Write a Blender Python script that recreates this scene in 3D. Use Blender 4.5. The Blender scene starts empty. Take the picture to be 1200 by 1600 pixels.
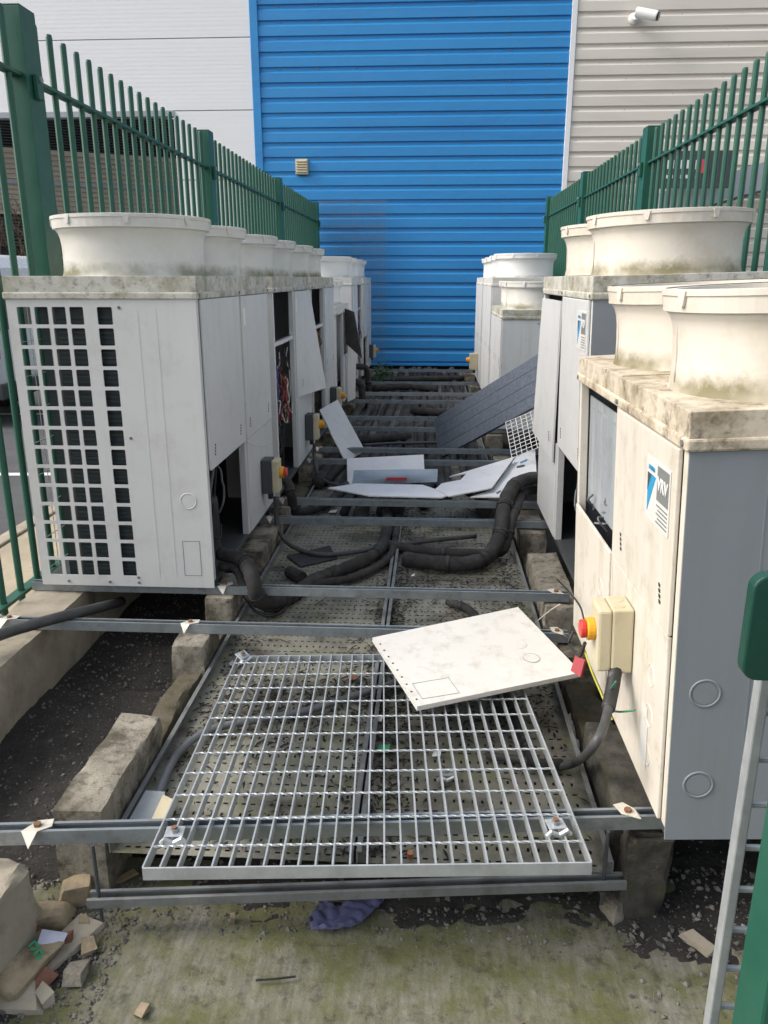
import bpy, bmesh, math, random
from mathutils import Vector, Matrix, noise as mn
random.seed(7)
S = bpy.context.scene
COL = S.collection
R_ = math.radians
# ------------------------------------------------------------------ camera
F, CX, CY, H = 1231.0, 600.0, 800.0, 1.75          # focal length in px of the 1200x1600 photo, eye height
PITCH = math.atan(365 / F); YAW = math.atan(75 * math.cos(PITCH) / F)
cam = bpy.data.cameras.new('camera'); co = bpy.data.objects.new('camera', cam); COL.objects.link(co)
cam.sensor_fit = 'VERTICAL'; cam.sensor_height = 24; cam.lens = F / 1600 * 24
cam.clip_start = 0.05; cam.clip_end = 500
co.location = (0, 0, H); co.rotation_euler = (math.pi / 2 - PITCH, 0, YAW)
S.camera = co
# ------------------------------------------------------------------ light
AZ_X, AZ_Y, EL = -0.95, -0.16, 42.0                # direction towards the veiled sun
W_ = bpy.data.worlds.new('World'); S.world = W_; W_.use_nodes = True
nt = W_.node_tree; bg = nt.nodes['Background']
sky = nt.nodes.new('ShaderNodeTexSky'); sky.sky_type = 'NISHITA'; sky.sun_disc = False
sky.sun_elevation = R_(EL); sky.sun_rotation = math.atan2(AZ_X, AZ_Y)
sky.air_density = 1.2; sky.dust_density = 4.5; sky.ozone_density = 1.0
hs = nt.nodes.new('ShaderNodeHueSaturation'); hs.inputs['Saturation'].default_value = 0.5   # thin white overcast
nt.links.new(sky.outputs[0], hs.inputs['Color']); nt.links.new(hs.outputs[0], bg.inputs[0]); bg.inputs[1].default_value = 0.15
sl = bpy.data.lights.new('sun', 'SUN'); so = bpy.data.objects.new('sun', sl); COL.objects.link(so)
sl.energy = 1.0; sl.angle = R_(22); sl.color = (1.0, 0.93, 0.84)
n = math.hypot(AZ_X, AZ_Y); d = Vector((AZ_X / n * math.cos(R_(EL)), AZ_Y / n * math.cos(R_(EL)), math.sin(R_(EL))))
so.rotation_euler = d.to_track_quat('Z', 'Y').to_euler()
S.view_settings.view_transform = 'Standard'; S.view_settings.look = 'None'
S.view_settings.exposure = 0.75; S.view_settings.gamma = 1.0; S.view_settings.use_curve_mapping = False

# ------------------------------------------------------------------ pixel helpers
_fw = Vector((-math.sin(YAW) * math.cos(PITCH), math.cos(YAW) * math.cos(PITCH), -math.sin(PITCH)))
_r = Vector((math.cos(YAW), math.sin(YAW), 0)); _u = _r.cross(_fw); EYE = Vector((0, 0, H))
def ray(x, y): return _fw + _r * ((x - CX) / F) - _u * ((y - CY) / F)
def atZ(x, y, z): d = ray(x, y); return EYE + d * ((z - H) / d.z)
def atX(x, y, X): d = ray(x, y); return EYE + d * (X / d.x)
def atY(x, y, Y): d = ray(x, y); return EYE + d * (Y / d.y)

# ------------------------------------------------------------------ materials
def mat(name, col, rough=0.55, metal=0.0, var=0.08, vscale=5.0, dirt=None, damt=0.5, dscale=4.0, streak=False,
        bump=0.0, bscale=60.0, base_dirt=None, base_h=0.08, spec=0.5, dirt2=None, d2amt=0.4, d2scale=20.0, sub=None, lo=0.48, hi=0.68, stretch=None, ds=True):
    m = bpy.data.materials.new(name); m.use_nodes = True
    t = m.node_tree; N = t.nodes; L = t.links; b = N['Principled BSDF']
    b.inputs['Roughness'].default_value = rough; b.inputs['Metallic'].default_value = metal
    b.inputs['Specular IOR Level'].default_value = spec
    tc = N.new('ShaderNodeTexCoord'); oi = N.new('ShaderNodeObjectInfo')
    ad = N.new('ShaderNodeVectorMath'); ad.operation = 'MULTIPLY_ADD'
    L.new(oi.outputs['Random'], ad.inputs[0]); ad.inputs[1].default_value = (13.7, 7.3, 3.1); L.new(tc.outputs['Object'], ad.inputs[2])
    def noise(scale, detail=6, rgh=0.6, st=None):
        nz = N.new('ShaderNodeTexNoise'); nz.inputs['Scale'].default_value = scale; nz.inputs['Detail'].default_value = detail
        nz.inputs['Roughness'].default_value = rgh
        if st:
            mp = N.new('ShaderNodeMapping'); mp.inputs['Scale'].default_value = st; L.new(ad.outputs[0], mp.inputs[0]); L.new(mp.outputs[0], nz.inputs[0])
        else: L.new(ad.outputs[0], nz.inputs[0])
        return nz.outputs['Fac']
    def ramp(f, a, c):
        mr = N.new('ShaderNodeMapRange'); mr.inputs['From Min'].default_value = a; mr.inputs['From Max'].default_value = c
        L.new(f, mr.inputs[0]); return mr.outputs[0]
    def mix(f, a, c):
        mx = N.new('ShaderNodeMix'); mx.data_type = 'RGBA'
        if isinstance(f, float): mx.inputs[0].default_value = f
        else: L.new(f, mx.inputs[0])
        for i, v in ((6, a), (7, c)):
            if isinstance(v, tuple): mx.inputs[i].default_value = (*v, 1)
            else: L.new(v, mx.inputs[i])
        return mx.outputs[2]
    def mul(a, v):
        mm = N.new('ShaderNodeMath'); mm.operation = 'MULTIPLY'; L.new(a, mm.inputs[0])
        if isinstance(v, float): mm.inputs[1].default_value = v
        else: L.new(v, mm.inputs[1])
        return mm.outputs[0]
    c = mix(ramp(noise(vscale, 8, 0.65, stretch), 0.3, 0.7), tuple(v * (1 - var) for v in col), tuple(min(1, v * (1 + var)) for v in col))
    if dirt:
        st = (14, 14, 0.9) if streak else (stretch if ds else None)
        f = mul(ramp(noise(dscale if not streak else 1.0, 9, 0.7, st), lo, hi), float(damt))
        c = mix(f, c, dirt)
    if dirt2:
        c = mix(mul(ramp(noise(d2scale, 9, 0.7), 0.52, 0.66), float(d2amt)), c, dirt2)
    if base_dirt:
        sp = N.new('ShaderNodeSeparateXYZ'); L.new(tc.outputs['Object'], sp.inputs[0])
        g = N.new('ShaderNodeMapRange'); g.inputs['From Min'].default_value = 0; g.inputs['From Max'].default_value = base_h
        g.inputs['To Min'].default_value = 1; g.inputs['To Max'].default_value = 0; L.new(sp.outputs['Z'], g.inputs[0])
        nn = noise(16, 10, 0.75); s2 = N.new('ShaderNodeMath'); s2.operation = 'ADD'; L.new(g.outputs[0], s2.inputs[0]); L.new(nn, s2.inputs[1])
        gate = N.new('ShaderNodeMath'); gate.operation = 'GREATER_THAN'; L.new(g.outputs[0], gate.inputs[0]); gate.inputs[1].default_value = 0.001
        big = ramp(noise(3.5, 4), 0.35, 0.62); c = mix(mul(mul(mul(ramp(s2.outputs[0], 0.85, 1.3), 0.95), gate.outputs[0]), big), c, base_dirt)
    L.new(c, b.inputs['Base Color'])
    rr = N.new('ShaderNodeMapRange'); rr.inputs['To Min'].default_value = max(0, rough - 0.1); rr.inputs['To Max'].default_value = min(1, rough + 0.12)
    L.new(noise(vscale * 3, 5), rr.inputs[0]); L.new(rr.outputs[0], b.inputs['Roughness'])
    if bump:
        bp = N.new('ShaderNodeBump'); bp.inputs['Strength'].default_value = 1; bp.inputs['Distance'].default_value = bump
        L.new(noise(bscale, 8, 0.7), bp.inputs['Height']); L.new(bp.outputs[0], b.inputs['Normal'])
    return m
GRIME = (0.16, 0.14, 0.10); ALGAE = (0.12, 0.12, 0.05); MOSS = (0.07, 0.075, 0.02)
M = dict(
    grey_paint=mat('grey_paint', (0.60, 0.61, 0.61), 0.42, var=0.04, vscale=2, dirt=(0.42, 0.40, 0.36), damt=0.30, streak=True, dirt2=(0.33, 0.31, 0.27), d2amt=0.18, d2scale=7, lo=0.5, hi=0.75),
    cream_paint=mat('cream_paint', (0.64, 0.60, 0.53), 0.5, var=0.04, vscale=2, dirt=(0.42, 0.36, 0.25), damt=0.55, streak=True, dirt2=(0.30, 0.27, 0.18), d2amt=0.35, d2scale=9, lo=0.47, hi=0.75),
    side_paint_shaded=mat('side_paint_shaded', (0.225, 0.25, 0.275), 0.5, var=0.04, vscale=2, dirt=(0.17, 0.185, 0.19), damt=0.35, streak=True, dirt2=(0.2, 0.2, 0.16), d2amt=0.25, d2scale=8, lo=0.5, hi=0.75),  # blue-grey side paint, darkened further so the colour carries these faces' shade
    cap=mat('cap_paint', (0.56, 0.55, 0.50), 0.65, var=0.1, dirt=(0.22, 0.21, 0.12), damt=0.9, dscale=7, dirt2=(0.10, 0.095, 0.055), d2amt=0.7, d2scale=26, lo=0.44, hi=0.68, bump=0.0015, bscale=90),
    cap_cream=mat('cap_cream', (0.60, 0.53, 0.42), 0.65, var=0.1, dirt=(0.24, 0.19, 0.11), damt=0.85, dscale=8, dirt2=(0.09, 0.075, 0.05), d2amt=0.7, d2scale=22, lo=0.44, hi=0.64, bump=0.002, bscale=90),
    cap_clean=mat('cap_clean', (0.60, 0.60, 0.58), 0.6, var=0.06, dirt=(0.42, 0.40, 0.33), damt=0.5, dscale=7, dirt2=(0.2, 0.19, 0.13), d2amt=0.3, d2scale=20),
    cowl=mat('cowl_plastic', (0.68, 0.67, 0.63), 0.45, var=0.04, vscale=3, dirt=(0.50, 0.47, 0.38), damt=0.4, dscale=5, base_dirt=(0.14, 0.14, 0.05), base_h=0.095),
    cowl_cream=mat('cowl_cream', (0.67, 0.63, 0.56), 0.48, var=0.04, vscale=3, dirt=(0.50, 0.43, 0.30), damt=0.5, dscale=5, base_dirt=(0.17, 0.15, 0.07), base_h=0.10),
    cowl_clean=mat('cowl_clean', (0.70, 0.71, 0.70), 0.45, var=0.03, vscale=3, base_dirt=(0.28, 0.28, 0.2), base_h=0.05),
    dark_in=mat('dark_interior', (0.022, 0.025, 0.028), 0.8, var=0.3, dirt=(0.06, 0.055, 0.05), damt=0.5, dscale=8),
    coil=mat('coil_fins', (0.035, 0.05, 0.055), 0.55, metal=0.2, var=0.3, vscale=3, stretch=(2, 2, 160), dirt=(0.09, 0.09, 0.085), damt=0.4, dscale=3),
    fin_light=mat('fin_light', (0.19, 0.225, 0.28), 0.5, metal=0.2, var=0.3, vscale=30),
    coil_sheet=mat('coil_sheet', (0.085, 0.108, 0.15), 0.55, metal=0.25, var=0.45, vscale=30, dirt=(0.17, 0.19, 0.22), damt=0.5, dscale=40),
    pipe_grey=mat('header_tube', (0.17, 0.16, 0.15), 0.6, var=0.2),
    dusty=mat('dusty_cover', (0.25, 0.28, 0.30), 0.7, var=0.15, vscale=3, dirt=(0.42, 0.44, 0.45), damt=0.6, dscale=4, streak=True, dirt2=(0.12, 0.13, 0.13), d2amt=0.3),
    galv=mat('galvanised', (0.30, 0.335, 0.36), 0.42, metal=0.55, var=0.14, vscale=14, dirt=(0.20, 0.21, 0.21), damt=0.6, dscale=6, dirt2=(0.12, 0.10, 0.07), d2amt=0.25, d2scale=24),
    galv_light=mat('galvanised_light', (0.48, 0.51, 0.53), 0.40, metal=0.5, var=0.12, vscale=20, dirt=(0.30, 0.32, 0.33), damt=0.5, dscale=9),
    galv_dull=mat('galvanised_dull', (0.20, 0.21, 0.21), 0.6, metal=0.35, var=0.2, vscale=10, dirt=(0.08, 0.075, 0.06), damt=0.6, dscale=9),
    rust=mat('rusty_steel', (0.20, 0.10, 0.05), 0.8, var=0.3, vscale=40, dirt=(0.09, 0.05, 0.03), damt=0.6, dscale=60),
    tab=mat('bent_tab', (0.62, 0.60, 0.52), 0.5, metal=0.2, var=0.12, dirt=(0.3, 0.24, 0.15), damt=0.5, dscale=30),
    tray=mat('tray_steel', (0.235, 0.23, 0.19), 0.6, metal=0.15, var=0.22, vscale=4, dirt=(0.06, 0.055, 0.042), damt=0.9, dscale=3.2, dirt2=(0.17, 0.18, 0.075), d2amt=0.6, d2scale=6, lo=0.46, hi=0.62, bump=0.001, bscale=120),
    green=mat('green_paint', (0.012, 0.088, 0.058), 0.4, var=0.12, vscale=5, dirt=(0.03, 0.10, 0.07), damt=0.4, dscale=10),
    green_dark=mat('green_plastic', (0.004, 0.05, 0.034), 0.4, var=0.1, vscale=6, bump=0.0008, bscale=150),
    blue=mat('blue_cladding', (0.028, 0.255, 0.59), 0.38, bump=0.012, bscale=1.5, var=0.05, vscale=0.7, dirt=(0.018, 0.15, 0.45), damt=0.4, dscale=0.8, stretch=(0.25, 1, 3), dirt2=(0.10, 0.20, 0.36), d2amt=0.12, d2scale=5),
    beige=mat('beige_cladding', (0.70, 0.655, 0.585), 0.5, var=0.05, vscale=0.8, dirt=(0.45, 0.40, 0.32), damt=0.35, dscale=0.9, stretch=(0.3, 1, 3)),
    white_panel=mat('white_panel', (0.80, 0.80, 0.81), 0.5, var=0.025, vscale=0.8, stretch=(0.5, 1, 10)),
    seam=mat('panel_seam', (0.22, 0.23, 0.24), 0.6),
    white=mat('white_plastic', (0.78, 0.78, 0.77), 0.4, var=0.03),
    cream=mat('cream_plastic', (0.55, 0.49, 0.34), 0.45, var=0.05, vscale=8, dirt=(0.36, 0.32, 0.2), damt=0.45, dscale=10),
    slate=mat('slate_plastic', (0.055, 0.06, 0.065), 0.5, var=0.1),
    yellow=mat('yellow_plastic', (0.75, 0.36, 0.02), 0.4, var=0.05),
    red=mat('red_plastic', (0.58, 0.045, 0.03), 0.4, var=0.08),
    redtag=mat('red_tag', (0.42, 0.035, 0.05), 0.5, var=0.1),
    black=mat('black_rubber', (0.018, 0.018, 0.019), 0.55, var=0.25, vscale=20, dirt=(0.06, 0.055, 0.05), damt=0.4, dscale=12),
    foam=mat('pipe_insulation', (0.026, 0.025, 0.025), 0.85, var=0.3, vscale=14, dirt=(0.085, 0.08, 0.07), damt=0.65, dscale=9, bump=0.003, bscale=45),
    cable=mat('cable_sheath', (0.05, 0.052, 0.055), 0.5, var=0.2, vscale=12, dirt=(0.12, 0.115, 0.105), damt=0.5, dscale=8),
    cable_grey=mat('cable_grey', (0.13, 0.14, 0.15), 0.5, var=0.12, dirt=(0.07, 0.07, 0.06), damt=0.4, dscale=12),
    concrete=mat('concrete', (0.28, 0.255, 0.205), 0.92, var=0.3, vscale=9, dirt=(0.075, 0.066, 0.045), damt=0.92, dscale=6, dirt2=(0.05, 0.045, 0.03), d2amt=0.8, d2scale=34, bump=0.007, bscale=65, lo=0.45, hi=0.58),
    concrete_shaded=mat('shaded_concrete', (0.085, 0.078, 0.064), 0.93, var=0.35, vscale=9, dirt=(0.028, 0.026, 0.02), damt=0.92, dscale=7, dirt2=(0.07, 0.07, 0.03), d2amt=0.6, d2scale=16, bump=0.010, bscale=55, lo=0.42, hi=0.58),  # concrete with the shade under the right unit painted into its colour
    concrete_moss=mat('mossy_concrete', (0.115, 0.10, 0.07), 0.95, var=0.3, vscale=9, dirt=(0.075, 0.06, 0.018), damt=0.9, dscale=6, dirt2=(0.04, 0.045, 0.012), d2amt=0.7, d2scale=20, bump=0.010, bscale=55),
    kerb=mat('kerb_concrete', (0.36, 0.32, 0.25), 0.9, var=0.2, vscale=5, dirt=(0.16, 0.14, 0.10), damt=0.6, dscale=6, bump=0.003, bscale=60),
    slab=mat('slab_concrete', (0.205, 0.195, 0.165), 0.88, var=0.40, vscale=14, ds=False, stretch=(5, 0.7, 1), dirt=(0.10, 0.105, 0.032), damt=0.88, dscale=2.6, dirt2=(0.05, 0.05, 0.028), d2amt=0.75, d2scale=22, bump=0.004, bscale=90, lo=0.40, hi=0.56),
    soil=mat('soil', (0.030, 0.027, 0.024), 0.95, var=0.4, vscale=12, dirt=(0.085, 0.08, 0.07), damt=0.45, dscale=2.2, dirt2=(0.10, 0.095, 0.085), d2amt=0.35, d2scale=90, bump=0.02, bscale=45),
    asphalt=mat('asphalt', (0.075, 0.078, 0.083), 0.9, var=0.2, vscale=3, dirt=(0.11, 0.11, 0.112), damt=0.4, dscale=60, bump=0.003, bscale=150),
    path=mat('path_concrete', (0.38, 0.33, 0.24), 0.9, var=0.15, vscale=3, dirt=(0.26, 0.22, 0.15), damt=0.5, dscale=9, bump=0.002),
    line=mat('road_paint', (0.62, 0.62, 0.62), 0.7, var=0.15, vscale=30),
    stone=mat('gravel_stone', (0.12, 0.112, 0.10), 0.9, var=0.6, vscale=30, dirt=(0.3, 0.29, 0.26), damt=0.6, dscale=9),
    brick=mat('brick_rubble', (0.33, 0.265, 0.175), 0.92, var=0.3, vscale=14, dirt=(0.10, 0.085, 0.06), damt=0.85, dscale=12, bump=0.004, bscale=50),
    brick_red=mat('brick_red', (0.20, 0.095, 0.06), 0.9, var=0.25, vscale=18, bump=0.004),
    cloth=mat('blue_cloth', (0.075, 0.08, 0.165), 0.9, var=0.3, vscale=14, dirt=(0.05, 0.05, 0.07), damt=0.6, dscale=12, bump=0.004, bscale=60),
    paper=mat('paper', (0.50, 0.51, 0.62), 0.8, var=0.12, vscale=30),
    lining=mat('door_lining', (0.045, 0.043, 0.042), 0.85, var=0.25, vscale=4, dirt=(0.09, 0.085, 0.08), damt=0.4, dscale=5),
    print_blue=mat('print_blue', (0.03, 0.28, 0.52), 0.45, var=0.08), print_grey=mat('print_grey', (0.19, 0.20, 0.20), 0.5, var=0.06),
    print_dark=mat('print_dark', (0.06, 0.065, 0.07), 0.5), print_pale=mat('print_pale', (0.62, 0.62, 0.60), 0.5, var=0.04), print_green=mat('print_green', (0.01, 0.26, 0.13), 0.5, var=0.1),
    print_red=mat('print_red', (0.60, 0.07, 0.10), 0.5), pale_blue=mat('worn_blue_film', (0.33, 0.42, 0.52), 0.5, var=0.2, vscale=6, dirt=(0.38, 0.38, 0.38), damt=0.6, dscale=6),
    wire_r=mat('wire_red', (0.38, 0.05, 0.05), 0.5), wire_b=mat('wire_blue', (0.02, 0.08, 0.42), 0.5), wire_w=mat('wire_white', (0.6, 0.58, 0.52), 0.5),
    wire_k=mat('wire_black', (0.02, 0.02, 0.02), 0.5), wire_o=mat('wire_orange', (0.42, 0.17, 0.06), 0.5), wire_g=mat('wire_green', (0.04, 0.22, 0.11), 0.5), wire_y=mat('wire_yellow', (0.42, 0.40, 0.05), 0.5),
    glass=mat('dark_glass', (0.02, 0.025, 0.03), 0.08, var=0.1), tyre=mat('tyre', (0.02, 0.02, 0.02), 0.8), van=mat('van_paint', (0.72, 0.74, 0.77), 0.25, var=0.02),
    siding=mat('siding', (0.40, 0.35, 0.28), 0.7, var=0.14, vscale=6, stretch=(0.5, 0.5, 8)), frame_grey=mat('frame_grey', (0.32, 0.35, 0.38), 0.5),
    copper=mat('copper', (0.52, 0.22, 0.12), 0.35, metal=0.8), leaf=mat('leaf', (0.04, 0.10, 0.025), 0.6, var=0.4, vscale=30), twig=mat('twig', (0.10, 0.07, 0.045), 0.9, var=0.3),
    wood=mat('weathered_wood', (0.20, 0.15, 0.09), 0.85, var=0.25, vscale=12), mesh_wire=mat('mesh_wire', (0.16, 0.20, 0.26), 0.5, metal=0.3), greenplastic=mat('green_scrap', (0.02, 0.30, 0.13), 0.5),
)

# ------------------------------------------------------------------ mesh helpers
class MB:
    def __init__(s): s.v = []; s.f = []
    def add(s, vs, fs):
        o = len(s.v); s.v += [tuple(v) for v in vs]; s.f += [tuple(i + o for i in f) for f in fs]; return s
    def box(s, x0, x1, y0, y1, z0, z1):
        x0, x1 = min(x0, x1), max(x0, x1); y0, y1 = min(y0, y1), max(y0, y1); z0, z1 = min(z0, z1), max(z0, z1)
        return s.add([(x0, y0, z0), (x1, y0, z0), (x1, y1, z0), (x0, y1, z0), (x0, y0, z1), (x1, y0, z1), (x1, y1, z1), (x0, y1, z1)],
                     [(3, 2, 1, 0), (4, 5, 6, 7), (0, 1, 5, 4), (1, 2, 6, 5), (2, 3, 7, 6), (3, 0, 4, 7)])
    def hexa(s, b, t):   # 4 bottom + 4 top points
        return s.add(list(b) + list(t), [(3, 2, 1, 0), (4, 5, 6, 7), (0, 1, 5, 4), (1, 2, 6, 5), (2, 3, 7, 6), (3, 0, 4, 7)])
    def tube(s, pts, r, n=8, cap=True):
        pts = [Vector(p) for p in pts]; k = len(pts); rs = r if isinstance(r, (list, tuple)) else [r] * k
        t = (pts[1] - pts[0]).normalized(); a = t.orthogonal().normalized(); base = len(s.v); vs = []
        for i, p in enumerate(pts):
            t = (pts[min(i + 1, k - 1)] - pts[max(i - 1, 0)]).normalized()
            a = (a - t * a.dot(t)).normalized(); b = t.cross(a)
            for j in range(n):
                w = 2 * math.pi * j / n; vs.append(p + (a * math.cos(w) + b * math.sin(w)) * rs[i])
        fs = [(i * n + j, i * n + (j + 1) % n, (i + 1) * n + (j + 1) % n, (i + 1) * n + j) for i in range(k - 1) for j in range(n)]
        if cap: fs += [tuple(range(n))[::-1], tuple((k - 1) * n + j for j in range(n))]
        return s.add(vs, fs)
    def lathe(s, prof, n=48, c=(0, 0, 0), closed=False):
        k = len(prof); vs = [(c[0] + r * math.cos(2 * math.pi * j / n), c[1] + r * math.sin(2 * math.pi * j / n), c[2] + z) for r, z in prof for j in range(n)]
        kk = k if closed else k - 1
        fs = [(i * n + j, i * n + (j + 1) % n, ((i + 1) % k) * n + (j + 1) % n, ((i + 1) % k) * n + j) for i in range(kk) for j in range(n)]
        return s.add(vs, fs)
    def prism(s, poly, vec):     # 3-D polygon swept along vec
        k = len(poly); p = [Vector(q) for q in poly]; vec = Vector(vec)
        return s.add(p + [q + vec for q in p], [tuple(range(k))[::-1], tuple(range(k, 2 * k))] + [(i, (i + 1) % k, (i + 1) % k + k, i + k) for i in range(k)])
    def build(s, name, m, parent=None, bevel=0, smooth=False, loc=None, fix=True, segs=2):
        me = bpy.data.meshes.new(name); me.from_pydata(s.v, [], s.f); me.update()
        if getattr(s, 'rough', False):
            smooth = True; me.polygons.foreach_set('use_smooth', [True] * len(me.polygons))
        if fix:
            bm = bmesh.new(); bm.from_mesh(me); bmesh.ops.recalc_face_normals(bm, faces=bm.faces[:]); bm.to_mesh(me); bm.free()
        if getattr(s, 'rough', False): me.set_sharp_from_angle(angle=R_(38))
        me.materials.append(M[m] if isinstance(m, str) else m)
        return place(name, me, parent, bevel, smooth, loc, segs)
def place(name, me, parent=None, bevel=0, smooth=False, loc=None, segs=2):
    o = bpy.data.objects.new(name, me); COL.objects.link(o)
    if parent: o.parent = parent
    if loc: o.location = loc
    if smooth:
        for p in me.polygons: p.use_smooth = True
    if bevel:
        b = o.modifiers.new('bevel', 'BEVEL'); b.width = bevel; b.segments = segs; b.limit_method = 'ANGLE'; b.angle_limit = R_(40); b.harden_normals = False
    return o
def box(name, m, parent, x0, x1, y0, y1, z0, z1, bevel=0.0): return MB().box(x0, x1, y0, y1, z0, z1).build(name, m, parent, bevel)
def thing(name, label, cat, loc=(0, 0, 0), group=None, rot=(0, 0, 0)):
    o = bpy.data.objects.new(name, None); COL.objects.link(o); o.location = loc; o.rotation_euler = rot; o.empty_display_size = 0.1
    return tag(o, label, cat, group)
def tag(o, label=None, cat=None, group=None, kind=None):
    for k, v in (('label', label), ('category', cat), ('group', group), ('kind', kind)):
        if v: o[k] = v
    return o
def spline(pts, n=8):
    P = [Vector(p) for p in pts]; P = [P[0] * 2 - P[1]] + P + [P[-1] * 2 - P[-2]]; out = []
    for i in range(1, len(P) - 2):
        for j in range(n):
            t = j / n; a, b, c, e = P[i - 1:i + 3]
            out.append(0.5 * ((2 * b) + (c - a) * t + (2 * a - 5 * b + 4 * c - e) * t * t + (3 * b - a - 3 * c + e) * t ** 3))
    out.append(P[-2]); return out
def rough_block(mb, x0, x1, y0, y1, z0, z1, seed, amp=0.012, skew=0.0, warp=0.0):
    """a weathered concrete block: bevelled box, finely gridded, worn by two scales of noise"""
    dx, dy, dz = x1 - x0, y1 - y0, z1 - z0; ctr = Vector(((x0 + x1) / 2, (y0 + y1) / 2, (z0 + z1) / 2)); step = max(0.016, max(dx, dy, dz) / 34)
    vs = {}; fs = []
    n = [max(2, min(34, round(a / step))) for a in (dx, dy, dz)]; D = (dx, dy, dz)
    def vid(i, j, k):
        key = (i, j, k)
        if key not in vs: vs[key] = len(vs)
        return vs[key]
    for ax in range(3):
        b, c = [q for q in range(3) if q != ax]
        for side in (0, n[ax]):
            for i in range(n[b]):
                for j in range(n[c]):
                    q = []
                    for di, dj in ((0, 0), (1, 0), (1, 1), (0, 1)):
                        t = [0, 0, 0]; t[ax] = side; t[b] = i + di; t[c] = j + dj; q.append(vid(*t))
                    fs.append(tuple(q))
    rw = random.Random(seed); cw = {(a, b, c): Vector((rw.uniform(-1, 1) * dx, rw.uniform(-1, 1) * dy, (rw.uniform(-1, .3) if c else 0) * dz)) * warp for a in (0, 1) for b in (0, 1) for c in (0, 1)}
    pts = []
    for (i, j, k) in vs:
        t = Vector((i / n[0] - .5, j / n[1] - .5, k / n[2] - .5)); q = ctr + Vector((t.x * dx, t.y * dy, t.z * dz))
        edge = [q2 for q2 in range(3) if abs(abs(t[q2]) - .5) < 1e-6]
        w = q + Vector((seed * 3.7, seed * 1.9, seed))
        chip = max(0.0, mn.noise(w * 9) + 0.15)
        if len(edge) >= 2 and t.z > -0.4:
            dv = Vector([(-math.copysign(1, t[e]) if e in edge else 0) for e in range(3)])
            q += dv * (0.15 + 1.5 * chip) * amp
        f = Vector((mn.noise(w * 5), mn.noise(w * 5 + Vector((9, 0, 0))), mn.noise(w * 5 + Vector((0, 9, 0))))) * amp * 0.9
        f += Vector((mn.noise(w * 30), mn.noise(w * 30 + Vector((9, 0, 0))), mn.noise(w * 30 + Vector((0, 9, 0))))) * amp * 0.3
        if warp:
            for (a, b, c), vv in cw.items(): q += vv * ((t.x + .5) if a else (.5 - t.x)) * ((t.y + .5) if b else (.5 - t.y)) * ((t.z + .5) if c else (.5 - t.z))
        q += f; q.x += skew * (t.z + .5); pts.append(q)
    mb.add(pts, fs); mb.rough = True; return mb
def cyl(mb, p, axis, r, h, n=20):
    a = Vector(axis).normalized(); return mb.tube([Vector(p), Vector(p) + a * h], r, n)
def text_mesh(txt, size, bold=0.0):
    cu = bpy.data.curves.new('txt', 'FONT'); cu.body = txt; cu.size = size; cu.offset = bold; cu.extrude = 0.0006; cu.align_x = 'CENTER'; cu.align_y = 'CENTER'
    o = bpy.data.objects.new('txt', cu); COL.objects.link(o)
    dg = bpy.context.evaluated_depsgraph_get(); me = bpy.data.meshes.new_from_object(o.evaluated_get(dg)); me.materials.clear()
    bpy.data.objects.remove(o); return me
ORD = ['first', 'second', 'third', 'fourth', 'fifth', 'sixth', 'seventh', 'eighth', 'ninth', 'tenth', 'eleventh', 'twelfth', 'thirteenth', 'fourteenth']

# ================================================================== SETTING
g = MB().add([(-200, -200, -0.07), (200, -200, -0.07), (200, 200, -0.07), (-200, 200, -0.07)], [(0, 1, 2, 3)]).build('ground', 'asphalt'); tag(g, kind='structure')
# dark soil bed of the compound, gently uneven
def sheet(name, m, x0, x1, y0, y1, nx, ny, zf, kind='structure'):
    vs = [(x0 + (x1 - x0) * i / nx, y0 + (y1 - y0) * j / ny, zf(x0 + (x1 - x0) * i / nx, y0 + (y1 - y0) * j / ny)) for j in range(ny + 1) for i in range(nx + 1)]
    fs = [(j * (nx + 1) + i, j * (nx + 1) + i + 1, (j + 1) * (nx + 1) + i + 1, (j + 1) * (nx + 1) + i) for j in range(ny) for i in range(nx)]
    o = MB().add(vs, fs).build(name, m, fix=False, smooth=True); tag(o, kind=kind); return o
def soil_z(x, y):
    yb = 1.79 + 0.03 * math.sin(x * 5) - (0.5 * (x - 0.42) if x > 0.42 else 0) - (1.5 * (-0.68 - x) if x < -0.68 else 0)
    n_ = 0.022 * mn.noise((x * 3, y * 3, 0)) + 0.012 * mn.noise((x * 13, y * 13, 4)) + 0.006 * mn.noise((x * 40, y * 40, 4))
    return (0.022 + n_ if y > yb + 0.06 else 0.014 + n_) + max(-0.07, min(0.0, (y - yb) * 0.45))
sheet('soil_bed', 'soil', -1.9, 1.75, 1.0, 3.0, 200, 130, soil_z)
sheet('soil_bed', 'soil', -1.9, 1.75, 3.0, 14.25, 60, 160, lambda x, y: 0.012 + 0.022 * mn.noise((x * 3, y * 3, 0)))
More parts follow.
